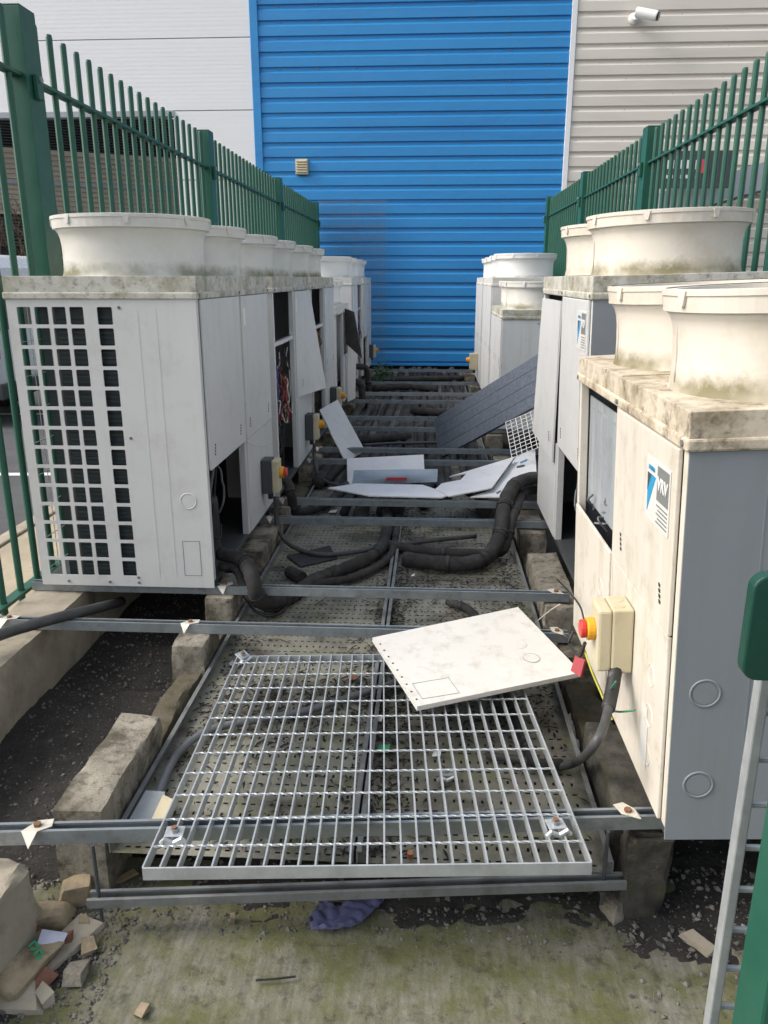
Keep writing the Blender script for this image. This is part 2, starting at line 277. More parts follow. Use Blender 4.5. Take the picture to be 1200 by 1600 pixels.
# front concrete slab with a broken edge
def slab():
    poly = [(-1.15, 2.0), (2.2, 2.0), (2.2, -2), (-1.15, -2)]
    return MB().prism([(x, y, 0.02) for x, y in poly], (0, 0, -0.2)).build('concrete_slab', 'slab')
tag(slab(), kind='structure')
pv = box('pavement', 'path', None, -2.86, -1.93, -2, 16, -0.1, 0.02, 0.01); tag(pv, kind='structure')
box('kerb_edge', 'kerb', None, -2.98, -2.864, -2, 16, -0.1, 0.035, 0.012); tag(bpy.data.objects['kerb_edge'], kind='structure')
for i, (ya, yb) in enumerate(((7.18, 7.30), (10.75, 10.88))):
    o = MB().add([(-9.5, ya - 0.5, 0), (-3.3, ya, 0), (-3.3, yb, 0), (-9.5, yb - 0.5, 0)], [(0, 1, 2, 3)]).build('bay_line', 'line', loc=(0, 0, -0.064)); tag(o, kind='structure')

# ------------------------------------------------------------------ warehouse
WY = 14.3; XL, XR = -2.89, 2.13
def profile(z0, z1, p=0.225):
    pr = []; z = z0; 
    while z < z1 - 0.01:
        pr += [(0.0, z), (0.0, z + 0.022), (-0.034, z + 0.034), (-0.034, z + 0.168), (-0.002, z + 0.212)]; z += p
    pr.append((0.0, z)); return pr
def clad(name, m, parent, x0, x1, z0, ribs, y=WY):
    pr = profile(z0, z0 + ribs * 0.225); vs = [(x, y + a, z) for x in (x0, x1) for a, z in pr]; k = len(pr)
    return MB().add(vs, [(i, i + 1, k + i + 1, k + i) for i in range(k - 1)]).build(name, m, parent, fix=False)
wh = thing('warehouse', 'blue profiled metal warehouse wall between white and beige sections at the end', 'warehouse', (0, WY, 0))
def wpart(o): o.location = Vector(o.location) - Vector((0, WY, 0)); return o
for k in range(8):
    wpart(clad('blue_sheet', 'blue', wh, XL, XR, 0.30 + k * 0.9, 4, WY - 0.0015 * (k % 2)))
for k in range(8):
    wpart(clad('beige_sheet', 'beige', wh, XR + 0.09, 6.0, 0.12 + k * 0.9, 4, WY - 0.0015 * (k % 2)))
    wpart(clad('beige_sheet', 'beige', wh, 5.88, 12.0, 0.12 + k * 0.9, 4, WY - 0.003 - 0.0015 * (k % 2)))
wpart(box('corner_flashing', 'blue', wh, XL - 0.11, XL + 0.02, WY - 0.06, WY + 0.05, 0.3, 7.6, 0.006))
wpart(box('white_flashing', 'white_panel', wh, XR, XR + 0.085, WY - 0.055, WY + 0.05, 0.3, 7.6, 0.006))
wpart(box('sill_flashing', 'blue', wh, XL, XR, WY - 0.07, WY + 0.02, 0.255, 0.298, 0.004))
wpart(box('plinth', 'soil', wh, -4.3, 12, WY + 0.06, WY + 0.3, -0.1, 7.6))
sc = MB(); rnd = random.Random(3)
for k in range(32):
    for x in [XL + 0.35 + 0.62 * j for j in range(8)] + [XR + 0.2 + 0.75 * j for j in range(6)]:
        if rnd.random() < 0.45: cyl(sc, (x + rnd.uniform(-.03, .03), WY - 0.003, 0.30 + 0.225 * k + 0.011), (0, -1, 0), 0.013, 0.012, 8)
o = wpart(sc.build('cladding_screw', 'seam', wh)); o['kind'] = 'stuff'
# white flat panels left of the blue
zs = [4.43 + 1.07 * k for k in range(-4, 4)]
for z in zs:
    x0 = -14 if z > 4.3 else -4.36
    wpart(box('wall_panel', 'white_panel', wh, x0, XL - 0.115, WY - 0.02, WY + 0.05, max(z, 0.0) + 0.007, z + 1.07 - 0.007, 0.004))
    rb = MB()
    for j in range(1, 17):
        zz = z + j * 1.07 / 17
        if zz > 0.1: rb.box(x0, XL - 0.12, WY - 0.0208, WY - 0.0195, zz - 0.012, zz + 0.012)
    wpart(rb.build('panel_rib', 'white_panel', wh))['kind'] = 'stuff'
wpart(box('panel_joint', 'seam', wh, -14, XL - 0.12, WY - 0.005, WY + 0.04, 4.33, 7.6))
wpart(box('drip_trim', 'frame_grey', wh, -14, -4.34, WY - 0.045, WY + 0.02, 4.345, 4.43, 0.004))
# things fixed to the wall
cm = thing('security_camera', 'white bullet security camera high on the beige cladding', 'camera', atY(990, 30, WY - 0.035))
MB().lathe([(0.0, 0.0), (0.085, 0.0), (0.085, 0.03), (0.06, 0.05), (0.0, 0.055)], 20).build('base', 'white', cm, smooth=True).rotation_euler = (R_(90), 0, 0)
MB().tube(spline([(0, -0.04, 0.0), (0.03, -0.13, -0.02), (0.10, -0.15, 0.02)], 4), 0.026, 10).build('arm', 'white', cm, smooth=True)
MB().tube([(0.0, -0.14, 0.06), (0.30, -0.26, -0.035)], [0.075, 0.075], 18).build('housing', 'white', cm, bevel=0.01)
MB().tube([(0.30, -0.26, -0.035), (0.325, -0.27, -0.043)], 0.062, 18).build('lens_window', 'glass', cm)
vt = thing('wall_vent', 'small cream louvred vent on the blue cladding', 'vent', atY(472, 261, WY - 0.04))
MB().box(-0.105, 0.105, -0.05, 0.04, -0.12, 0.12).build('body', 'cream', vt, bevel=0.008)
for k in range(5): MB().hexa([(-0.09, -0.075, -0.085 + k * 0.04), (0.09, -0.075, -0.085 + k * 0.04), (0.09, -0.05, -0.075 + k * 0.04), (-0.09, -0.05, -0.075 + k * 0.04)],
                             [(-0.09, -0.075, -0.075 + k * 0.04), (0.09, -0.075, -0.075 + k * 0.04), (0.09, -0.05, -0.05 + k * 0.04), (-0.09, -0.05, -0.05 + k * 0.04)]).build('louvre', 'cream', vt)
# annex behind the left fence
A, B = Vector((-9.2, 15.3, 0)), Vector((-4.7, 17.9, 0)); ax = (B - A).normalized(); ang = math.atan2(ax.y, ax.x); LN = (B - A).length
an = thing('annex_building', 'beige boarded annex with dark louvred band behind the left fence', 'building', A, rot=(0, 0, ang))
box('wall', 'soil', an, 0, LN, 0.06, 0.3, 0, 4.9)
lv = MB()
for k in range(16): lv.hexa([(0, 0.0, 4.16 + k * .05), (LN, 0.0, 4.16 + k * .05), (LN, 0.05, 4.19 + k * .05), (0, 0.05, 4.19 + k * .05)], [(0, 0.0, 4.17 + k * .05), (LN, 0.0, 4.17 + k * .05), (LN, 0.05, 4.2 + k * .05), (0, 0.05, 4.2 + k * .05)])
lv.build('louvre_band', 'slate', an)
for k in range(13):
    z = 2.95 + k * 0.092
    MB().hexa([(0, -0.02, z), (LN, -0.02, z), (LN, 0.05, z), (0, 0.05, z)], [(0, 0.0, z + 0.091), (LN, 0.0, z + 0.091), (LN, 0.05, z + 0.091), (0, 0.05, z + 0.091)]).build('siding_board', 'siding', an)
box('band_trim', 'frame_grey', an, 0, LN, -0.03, 0.02, 3.50, 3.58)
lv = MB()
for k in range(9): lv.box(0, LN, -0.01, 0.04, 2.36 + k * 0.062, 2.39 + k * 0.062)
lv.build('lower_louvre', 'slate', an)
for k in range(4):
    w = MB().box(0.15 + k * 1.3, 1.3 + k * 1.3, 0.0, 0.055, 0.9, 2.15).build('window', 'glass', an)
    f_ = MB()
    for z in (0.9, 1.95, 2.12): f_.box(0.12 + k * 1.3, 1.33 + k * 1.3, -0.02, 0.03, z, z + 0.06)
    for x in (0.12, 1.27): f_.box(x + k * 1.3, x + 0.06 + k * 1.3, -0.021, 0.03, 0.96, 2.12)
    f_.build('frame', 'frame_grey', w)
# bare shrub in front of annex
sh = thing('bare_shrub', 'bare brown branching shrub beyond the left fence', 'shrub', (-7.0, 14.2, 0))
rn = random.Random(5); mb = MB()
def branch(p, dr, ln, r, dep):
    q = p + dr * ln; mb.tube([p, (p + q) / 2 + Vector((rn.gauss(0, .03), rn.gauss(0, .03), 0)), q], [r, r * .8, r * .6], 4, False)
    if dep:
        for _ in range(3): branch(q, (dr + Vector((rn.gauss(0, .45), rn.gauss(0, .45), rn.uniform(0, .3)))).normalized(), ln * 0.72, r * .6, dep - 1)
for k in range(6): branch(Vector((rn.uniform(-.6, .6), rn.uniform(-.2, .2), 0)), Vector((rn.gauss(0, .25), rn.gauss(0, .2), 1)).normalized(), 1.1, 0.03, 4)
mb.build('branches', 'twig', sh)
# right: sign board and sloping canopy beyond the fence
sg = thing('sign_board', 'dark slate sign board with white and red lettering behind the right fence', 'sign', (4.02, 13.4, 3.36))
MB().box(-0.56, 0.56, -0.03, 0.03, -0.27, 0.26).build('board', 'slate', sg, bevel=0.006)
for x in (-0.45, 0.45): MB().tube([(x, 0.07, -3.4), (x, 0.07, 0.2)], 0.035, 10).build('post', 'frame_grey', sg)
ch = MB(); rn = random.Random(11)
for k in range(7):
    x = -0.46 + k * 0.075; ch.box(x, x + 0.05, -0.036, -0.031, 0.0 + rn.uniform(-.01, .03), 0.13); ch.box(x + 0.01, x + 0.05, -0.036, -0.031, -0.13, -0.08)
ch.build('white_mark', 'white', sg)
MB().box(0.07, 0.13, -0.037, -0.031, -0.06, 0.14).box(0.16, 0.2, -0.037, -0.031, -0.08, 0.02).build('red_mark', 'print_red', sg)
rp = thing('ramp_canopy', 'grey sloping canopy over a white screen beyond the right fence', 'canopy', (3.2, 13.75, 0))
MB().hexa([(0, 0, 2.55), (3.6, 0, 3.55), (3.6, 0.3, 3.55), (0, 0.3, 2.55)], [(0, 0, 2.95), (3.6, 0, 3.95), (3.6, 0.3, 3.95), (0, 0.3, 2.95)]).build('fascia', 'frame_grey', rp)
MB().hexa([(0, -0.02, 2.50), (3.6, -0.02, 3.50), (3.6, 0.3, 3.50), (0, 0.3, 2.50)], [(0, -0.02, 2.54), (3.6, -0.02, 3.54), (3.6, 0.3, 3.54), (0, 0.3, 2.54)]).build('edge_trim', 'slate', rp)
MB().hexa([(0.1, 0.05, 0), (1.35, 0.05, 0), (1.35, 0.1, 0), (0.1, 0.1, 0)], [(0.1, 0.05, 2.5), (1.35, 0.05, 2.85), (1.35, 0.1, 2.85), (0.1, 0.1, 2.5)]).build('white_screen', 'white', rp)

# ------------------------------------------------------------------ fences
def fence(side, X, posts, y0, y1, zt, zr, label):
    f = thing('steel_fence', label, 'fence', (X, 0, 0))
    s = side
    segs = [y0] + posts + [y1]
    bar = None
    for p in posts:
        MB().box(-0.05, 0.05, -0.075, 0.075, -0.05, zt + 0.02).box(-0.05 - 0.0, 0.05, -0.075, 0.075, zt + 0.021, zt + 0.026).build('post', 'green', f, bevel=0.008, loc=(0, p, 0))
        bk = MB().box(-0.012, 0.012, -0.03, 0.03, -0.055, 0.05).build('bracket', 'green', f, bevel=0.004, loc=(-s * 0.064, p, zr - 0.04))
        MB().tube([(0, 0, 0.0), (-s * 0.022, 0, 0.0)], 0.016, 8).build('bolt', 'galv', bk, loc=(0, 0, 0.03))
    for a, b in zip(segs[:-1], segs[1:]):
        a2 = a + (0.075 if a in posts else 0); b2 = b - (0.075 if b in posts else 0)
        if b2 - a2 < 0.1: continue
        for z in (zr, 0.30):
            box('rail', 'green', f, -0.03, 0.03, a2, b2, z - 0.008, z + 0.008, 0.002)
        k = max(1, round((b2 - a2) / 0.158)); 
        for i in range(k):
            y = a2 + (b2 - a2) * (i + 0.5) / k
            if bar is None:
                bar = MB().tube([(0, 0, 0.16), (0, 0, zt - 0.012), (0, 0, zt)], [0.0165, 0.0165, 0.014], 10).build('bar', 'green', f, smooth=False, loc=(0, y, 0))
            else:
                o = bar.copy(); COL.objects.link(o); o.location = (0, y, 0)
    return f
fence(-1, -1.955, [4.08, 7.27, 10.55, 13.9], 2.2, 14.1, 2.93, 2.665, 'green vertical bar steel fence along the left side')
fence(1, 1.70, [4.15, 6.88, 9.60, 12.42], 3.3, 12.42, 2.86, 2.62, 'green vertical bar steel fence along the right side')
# wire mesh panel against blue wall
mp = thing('wire_mesh_panel', 'thin wire mesh panel standing against the blue wall at left', 'mesh panel', (-1.93, 14.12, 0.3))
hm = MB(); vm = MB()
for i in range(25): vm.box(i * 0.0475 - 0.003, i * 0.0475 + 0.003, -0.003, 0.003, 0, 2.72)
for j in range(15): hm.box(0, 1.14, -0.009, -0.003, j * 0.19, j * 0.19 + 0.006); hm.box(0, 1.14, -0.012, -0.004, j * 0.19 + 0.03, j * 0.19 + 0.036)
vm.build('vertical_wires', 'mesh_wire', mp)['kind'] = 'stuff'; hm.build('horizontal_wires', 'mesh_wire', mp)['kind'] = 'stuff'

# ------------------------------------------------------------------ parked van at left edge
vn = thing('parked_van', 'white van parked on the asphalt beyond the left fence', 'van', (-5.38, 9.5, -0.07))
side = [(0, 0.35), (0, 1.1), (0.10, 1.95), (0.28, 2.12), (4.2, 2.12), (4.75, 1.95), (5.3, 1.15), (5.75, 1.0), (5.9, 0.75), (5.9, 0.35)]
MB().prism([(-u, 0.0, z) for u, z in side], (0, 1.95, 0)).build('body', 'van', vn, bevel=0.07, segs=4)
for u in (0.95, 4.8):
    for y in (-0.01, 1.78):
        w = MB().tube([(-u, y, 0.34), (-u, y + 0.2, 0.34)], 0.34, 24).build('tyre', 'tyre', vn, bevel=0.03)
        MB().tube([(-u, y - 0.012, 0.34), (-u, y + 0.02, 0.34)], 0.2, 18).build('rim', 'galv', w)
MB().prism([(-0.28, -0.012, 1.2), (-0.34, -0.012, 1.85), (-1.6, -0.012, 1.85), (-1.6, -0.012, 1.2)], (0, 0.02, 0)).build('side_window', 'glass', vn)
MB().hexa([(0.012, 0.25, 1.2), (0.012, 1.7, 1.2), (0.0, 1.7, 1.2), (0.0, 0.25, 1.2)], [(-0.07, 0.25, 1.85), (-0.07, 1.7, 1.85), (-0.09, 1.7, 1.85), (-0.09, 0.25, 1.85)]).build('rear_window', 'glass', vn)
MB().box(0.0, 0.06, 0.05, 1.9, 0.35, 0.55).build('bumper', 'slate', vn, bevel=0.02)
MB().box(-0.02, 0.015, 0.06, 0.2, 0.85, 1.15).build('tail_light', 'red', vn, bevel=0.01)

# ================================================================== SUPPORTS
# outer kerb along the left fence
kb = thing('kerb_wall', 'long concrete kerb beam along the foot of the left fence', 'kerb', (-1.77, 0, 0))
for i in range(7):
    y = 1.72 + i * 1.84; rough_block(MB(), -0.125, 0.125, y, y + 1.83, 0, 0.305, 50 + i, 0.008).build('kerb_stone', 'kerb', kb)
def low_wall(name, x0, x1, label, h):
    w = thing(name, label, 'wall', ((x0 + x1) / 2, 0, 0)); hw = (x1 - x0) / 2
    y = 1.98; i = 0
    while y < 13.8:
        rough_block(MB(), -hw, hw, y, y + 0.98, -0.02, h, 200 + i + int(x0 * 10), 0.014).build('footing_stone', 'concrete_moss', w); y += 0.985; i += 1
low_wall('footing_wall', -1.03, -0.925, 'low mossy concrete footing beneath the left row blocks', 0.19)
low_wall('footing_wall', 0.565, 0.69, 'low mossy concrete footing beneath the right row blocks', 0.17)
RAILY = [3.02, 3.44, 4.58, 5.0, 6.2, 6.65, 7.65, 8.27, 9.45, 10.1, 11.2, 12.8]
LB = [(1.84, 2.36), (2.88, 3.14), (3.38, 3.72), (4.05, 4.70), (4.92, 5.15), (6.1, 6.75), (7.55, 7.8), (8.2, 8.45), (9.35, 9.6), (10.0, 10.3), (11.1, 11.4), (12.7, 12.95)]
for i, (a, b) in enumerate(LB):
    o = rough_block(MB(), -0.07 if i else -0.075, 0.065, 0, b - a, 0 if i != 0 else -0.02, 0.308, 300 + i, 0.007).build('concrete_block', 'concrete', loc=(-0.975, a, 0))
    tag(o, ('worn grey concrete block nearest the camera under the left end of the front rail' if i == 0 else '%s concrete block from the front under the left row of units' % ORD[i]), 'block', 'concrete blocks under the left row')
RB = [(1.84, 1.95), (1.95, 2.42), (2.92, 3.12), (3.4, 4.15), (4.5, 5.1), (6.1, 6.75), (7.55, 7.8), (8.2, 8.45), (9.35, 9.6), (10.0, 10.3), (11.1, 11.4), (12.7, 12.95)]
for i, (a, b) in enumerate(RB):
    w = 0.08 if i else 0.06; o = rough_block(MB(), -w, w, 0, b - a, -0.02, 0.300 if i else 0.285, 400 + i, 0.008 if i else 0.02, skew=0.02 if i == 0 else 0, warp=0.0 if i else 0.13).build('concrete_block', ('concrete' if i > 1 else 'concrete_shaded'), loc=(0.628 if i else 0.605, a, 0))
    tag(o, ('dark mossy block directly below the near corner of the right unit' if i == 0 else '%s concrete block from the front under the right row of units' % ORD[i]), 'block', 'concrete blocks under the right row')
# outer supports of right row (behind the units)
for i, (a, b) in enumerate(((2.0, 3.0), (3.4, 4.9), (7.6, 12.9))):
    o = rough_block(MB(), -0.09, 0.09, 0, b - a, -0.02, 0.305, 450 + i, 0.01).build('support_beam', 'concrete', loc=(1.37, a, 0)); tag(o, '%s concrete beam under the outer side of the right units' % ORD[i], 'beam', 'beams under the right units')

# strut rails: C channel, slot upwards
def strut(L, h=0.041, w=0.041, lip=0.0095, t=0.0028):
    pr = [(-w / 2, 0), (w / 2, 0), (w / 2, h), (w / 2 - lip, h), (w / 2 - lip, h - 0.007), (w / 2 - lip + 0.0025, h - 0.007), (w / 2 - lip + 0.0025, h - t), (w / 2 - t, h - t), (w / 2 - t, t),
          (-w / 2 + t, t), (-w / 2 + t, h - t), (-w / 2 + lip - 0.0025, h - t), (-w / 2 + lip - 0.0025, h - 0.007), (-w / 2 + lip, h - 0.007), (-w / 2 + lip, h), (-w / 2, h)]
    return MB().prism([(0, y, z) for y, z in pr], (L, 0, 0))
def tab(parent, p, rz, m='tab', sc=0.8):
    t = MB().add([(-.05, -.012, .004), (0, -.03, .004), (.045, -.018, .004), (.05, .02, .004), (0, .028, .004), (-.03, -.06, -.035)],
                 [(0, 1, 2, 3, 4), (0, 5, 1)]).build('fixing_tab', m, parent, fix=False); so_ = t.modifiers.new('s', 'SOLIDIFY'); so_.thickness = 0.0025
    t.location = p; t.rotation_euler = (0, 0, rz); t.scale = (sc,) * 3
    b = MB().tube([(0, 0, 0.003), (0, 0, 0.014)], 0.013, 6).build('bolt', 'rust', t)
    return t
WORDS = 'steel channel rail across the walkway'
def rail(x0, x1, y, label, z=0.309, rot=0.0, m='galv', tabs=()):
    o = strut(x1 - x0).build('channel_rail', m, loc=(x0, y, z)); o.rotation_euler = (0, 0, rot); tag(o, label, 'rail', 'channel rails across the walkway')
    for tx, rz in tabs: tab(o, (tx - x0, 0, 0.041), rz)
    return o
pL, pR = atZ(0, 1293, 0.35), atZ(1020, 1268, 0.35); sl_ = math.atan2(pR.y - pL.y, pR.x - pL.x)
xl = -1.9; yl = pL.y + (xl - pL.x) * math.tan(sl_)
o = rail(xl, (pR.x - xl) / math.cos(sl_) + xl + 0.03, yl, 'nearest steel channel rail, running under the open grating', rot=sl_, tabs=((-1.02, 0.3), (-0.92 + 1.49, 2.0)))
rail(-1.96, 0.585, 3.02, 'second steel rail from the camera, just behind the open grating', tabs=((-1.0, 0.2), (-1.79, 0.1), (0.54, 1.8)))
rail(-1.9, 0.66, 3.45, 'third steel rail from the camera, under the nearest left unit', tabs=((-0.96, 0.5), (0.60, 2.2)))
for i, y in enumerate(RAILY[2:]):
    rail(-1.85, 1.4 if y > 4 and i not in (0, 1, 2) else 0.72, y, '%s steel rail from the camera across the walkway' % ORD[i + 3], tabs=((-0.955, 0.4),) if i < 4 else ())

# ------------------------------------------------------------------ cable tray
TZ = 0.172
def perforated(x0, x1, y0, y1, dx=0.0285, dy=0.052):
    mb = MB(); nx = int((x1 - x0) / dx); ny = int((y1 - y0) / dy); dx = (x1 - x0) / nx; dy = (y1 - y0) / ny
    for j in range(ny):
        row = j % 2
        for i in range(nx):
            a, c = x0 + i * dx, y0 + j * dy; b, e = a + dx, c + dy
            if i in (0, nx - 1): mb.add([(a, c, 0), (b, c, 0), (b, e, 0), (a, e, 0)], [(0, 1, 2, 3)]); continue
            hw, hh = (0.0036, 0.0075) if row else (0.0075, 0.0036)
            mx, my = (a + b) / 2, (c + e) / 2
            mb.add([(a, c, 0), (b, c, 0), (b, e, 0), (a, e, 0), (mx - hw, my - hh, 0), (mx + hw, my - hh, 0), (mx + hw, my + hh, 0), (mx - hw, my + hh, 0)],
                   [(0, 1, 5, 4), (1, 2, 6, 5), (2, 3, 7, 6), (3, 0, 4, 7)])
    return mb
def tray(x0, x1, label):
    t = thing('cable_tray', label, 'cable tray', (0, 0, TZ))
    ys = [1.84, 4.1, 6.42]
    for a, b in zip(ys[:-1], ys[1:]): perforated(x0, x1, a, b).build('perforated_bed', 'tray', t, fix=False)
    box('plain_bed', 'tray', t, x0, x1, 6.42, 14.0, -0.003, 0.0)
    for x in (x0, x1):
        s = 1 if x == x0 else -1
        MB().box(x - 0.002, x + 0.002, 1.84, 14.0, -0.002, 0.036).box(x, x + s * 0.014, 1.84, 14.0, 0.034, 0.037).build('side_flange', 'galv_dull', t)
    return t
tray(-0.895, -0.196, 'left perforated steel cable tray along the walkway floor')
tray(-0.184, 0.525, 'right perforated steel cable tray along the walkway floor')
fs = strut(1.46, h=0.026).build('front_channel', 'galv_dull', loc=(-0.895, 1.69, 0.133)); fs.rotation_euler = (0, R_(-0.35), R_(5.6))
tag(fs, 'dull steel channel below the grating holding up the tray fronts', 'rail')
for x, n_ in ((-0.868, 'left'), (0.50, 'right')):
    y = 1.69 + (x + 0.895) * math.tan(R_(5.6)); o = MB().tube([(0, 0, -0.05), (0, 0, 0.19)], 0.0055, 8).tube([(0, 0, -0.012), (0, 0, -0.002)], 0.011, 6).build('threaded_rod', 'slate', loc=(x, y, 0.128)); tag(o, 'rusty threaded rod hanging at the %s end of the front channel' % n_, 'rod')

# ================================================================== UNITS
W = 0.83
def grille_panel(parent, s, Hb, m, knocks):
    """side panel facing the camera: 4 columns + 1 column of openings, the rest plain sheet"""
    mb = MB(); rows = 14 if Hb > 1.2 else 11; z0, z1 = 0.045, Hb - 0.03; dz = (z1 - z0) / rows
    vs_ = [0.0, 0.355, 0.445, 0.485, 0.485 + 0.0775, 0.485 + 0.155, 0.485 + 0.2325, 0.485 + 0.31, W]
    hole = {1, 3, 4, 5, 6}
    def q(pts, t0=0.0): mb.add([(s * v, -0.006, z) for v, z in pts] , [tuple(range(len(pts)))])
    def face(poly): 
        k = len(poly); mb.add([(s * v, 0.0, z) for v, z in poly], [tuple(range(k))])
    # bottom and top strips, plain columns
    for a, b in zip(vs_[:-1], vs_[1:]):
        face([(a, 0), (b, 0), (b, z0), (a, z0)]); face([(a, z1), (b, z1), (b, Hb), (a, Hb)])
    for ci, (a, b) in enumerate(zip(vs_[:-1], vs_[1:])):
        for r in range(rows):
            c, e = z0 + r * dz, z0 + (r + 1) * dz
            if ci not in hole: face([(a, c), (b, c), (b, e), (a, e)]); continue
            mv = 0.0085 if ci > 1 else 0.012; mz = 0.0075; k = 0.004
            ia, ib, ic, ie = a + mv, b - mv, c + mz, e - mz
            inn = [(ia + k, ic), (ib - k, ic), (ib, ic + k), (ib, ie - k), (ib - k, ie), (ia + k, ie), (ia, ie - k), (ia, ic + k)]
            out = [(a, c), (b, c), (b, e), (a, e)]
            mb.add([(s * v, 0.0, z) for v, z in out + inn], [(0, 1, 5, 4), (1, 6, 5), (1, 2, 7, 6), (2, 8, 7), (2, 3, 9, 8), (3, 10, 9), (3, 0, 11, 10), (0, 4, 11)])
    bm = bmesh.new(); me = bpy.data.meshes.new('side_panel'); me.from_pydata(mb.v, [], mb.f); bm.from_mesh(me); bmesh.ops.remove_doubles(bm, verts=bm.verts[:], dist=1e-5); bmesh.ops.recalc_face_normals(bm, faces=bm.faces[:]); bm.to_mesh(me); bm.free()
    me.materials.append(M[m]); o = place('side_panel', me, parent); sm = o.modifiers.new('s', 'SOLIDIFY'); sm.thickness = 0.005; sm.offset = 0
    fold = MB()
    for v in (0.175, 0.255): fold.box(s * v, s * (v + 0.004), -0.0035, -0.0020, 0.05, Hb - 0.05)
    fold.build('panel_crease', m, o)
    for v, z in knocks:
        ring = MB().lathe([(0.033, 0), (0.0335, 0.002), (0.038, 0.0025), (0.039, 0.0)], 28).build('knockout_ring', m, o, smooth=True, loc=(s * v, -0.0024, z)); ring.rotation_euler = (R_(90), 0, 0)
        MB().lathe([(0.0, 0.0012), (0.029, 0.0012), (0.0295, 0.0)], 24).build('knockout_disc', m, ring)
    scw = MB()
    for v, z in ((0.335, Hb - 0.04), (0.335, Hb * 0.54), (0.5, 0.02), (0.7, 0.02), (0.36, 0.02), (0.36, 0.045)): cyl(scw, (s * v, -0.002, z), (0, -1, 0), 0.007, 0.004, 8)
    scw.build('screw', 'galv_dull', o)['kind'] = 'stuff'
    ol = MB(); a, b, c, e = 0.055, 0.135, 0.06, 0.23
    for r in ((a, b, c, c + .002), (a, b, e, e + .002), (a, a + .002, c, e), (b, b + .002, c, e)): ol.box(s * r[0], s * r[1], -0.0034, -0.002, r[2], r[3])
    if s < 0: ol.build('scribed_outline', 'pipe_grey', o)
    return o
def cowl(parent, s, v, u, z, m, r=1.0, inner='dark_in'):
    pr = [(0.337, -0.004), (0.331, 0.01), (0.327, 0.035), (0.3255, 0.08), (0.3265, 0.13), (0.330, 0.16), (0.337, 0.182), (0.350, 0.200)]
    pr = [(a * r, b) for a, b in pr]
    c = MB().lathe(pr + [(0.315 * r, 0.212), (0.30 * r, 0.15), (0.30 * r, 0.0)], 56).build('fan_cowl', m, parent, smooth=True, loc=(s * v, u, z), fix=False)
    rim = MB().lathe([(0.349 * r, 0.199), (0.359 * r, 0.200), (0.362 * r, 0.246), (0.356 * r, 0.252), (0.32 * r, 0.252), (0.316 * r, 0.21)], 56)
    rim.build('rim', m, c, fix=False, smooth=False)
    lm = None
    for k in range(8):
        w = k * math.pi / 4 + 0.28
        if lm is None:
            lm = MB().hexa([(0, -.007, .214), (.008, -.007, .214), (.008, .007, .214), (0, .007, .214)], [(0, -.016, .250), (.008, -.016, .250), (.008, .016, .250), (0, .016, .250)]).build('lug', m, c); o = lm
        else: o = lm.copy(); COL.objects.link(o)
        o.location = (0.3605 * r * math.cos(w), 0.3605 * r * math.sin(w), 0); o.rotation_euler = (0, 0, w)
    lp = MB()
    lp.lathe([(0.362 * r, 0.238), (0.3655 * r, 0.239), (0.3655 * r, 0.2525), (0.355 * r, 0.2545)], 56).build('lip', m, c, fix=False)
    MB().box(-0.3285 * r - .002, -0.3285 * r + .002, -.003, .003, 0.02, 0.165).build('mould_seam', m, c)
    fan = MB().lathe([(0.0, 0.11), (0.07, 0.11), (0.08, 0.02), (0.0, 0.02)], 16)
    for k in range(4):
        w = k * math.pi / 2; t = Vector((math.cos(w), math.sin(w), 0)); n_ = Vector((-t.y, t.x, 0))
        fan.hexa([t * .07 - n_ * .06 + Vector((0, 0, .03)), t * .28 * r - n_ * .11 + Vector((0, 0, .03)), t * .28 * r + n_ * .11 + Vector((0, 0, .09)), t * .07 + n_ * .06 + Vector((0, 0, .09))],
                 [t * .07 - n_ * .06 + Vector((0, 0, .034)), t * .28 * r - n_ * .11 + Vector((0, 0, .034)), t * .28 * r + n_ * .11 + Vector((0, 0, .094)), t * .07 + n_ * .06 + Vector((0, 0, .094))])
    fan.build('fan', 'slate', c)
    return c
def mark(o): o['kind'] = 'stuff'; return o
def slots(mb, s, u, z, n=4):
    for k in range(n): mb.hexa([(-s * .0135, u + k * .003, z + k * .014), (-s * .0135, u + .013 + k * .003, z + k * .014), (-s * .012, u + .013 + k * .003, z + k * .014), (-s * .012, u + k * .003, z + k * .014)],
                               [(-s * .0135, u + .001 + k * .003, z + .009 + k * .014), (-s * .0135, u + .015 + k * .003, z + .009 + k * .014), (-s * .012, u + .015 + k * .003, z + .009 + k * .014), (-s * .012, u + .001 + k * .003, z + .009 + k * .014)])
def patch(name, m, parent, c00, c10, c11, c01, th, n=8, bow=None):
    P = [Vector(c) for c in (c00, c10, c11, c01)]; vs = []
    nrm = (P[1] - P[0]).cross(P[3] - P[0]).normalized()
    for j in range(n + 1):
        for i in range(n + 1):
            a, b = i / n, j / n; q = P[0] * (1 - a) * (1 - b) + P[1] * a * (1 - b) + P[2] * a * b + P[3] * (1 - a) * b
            if bow: q = q + nrm * bow * math.sin(math.pi * a) * math.sin(math.pi * b)
            vs.append(q)
    fs = [(j * (n + 1) + i, j * (n + 1) + i + 1, (j + 1) * (n + 1) + i + 1, (j + 1) * (n + 1) + i) for j in range(n) for i in range(n)]
    o = MB().add(vs, fs).build(name, m, parent, fix=False); sm = o.modifiers.new('s', 'SOLIDIFY'); sm.thickness = th; sm.offset = 0; return o
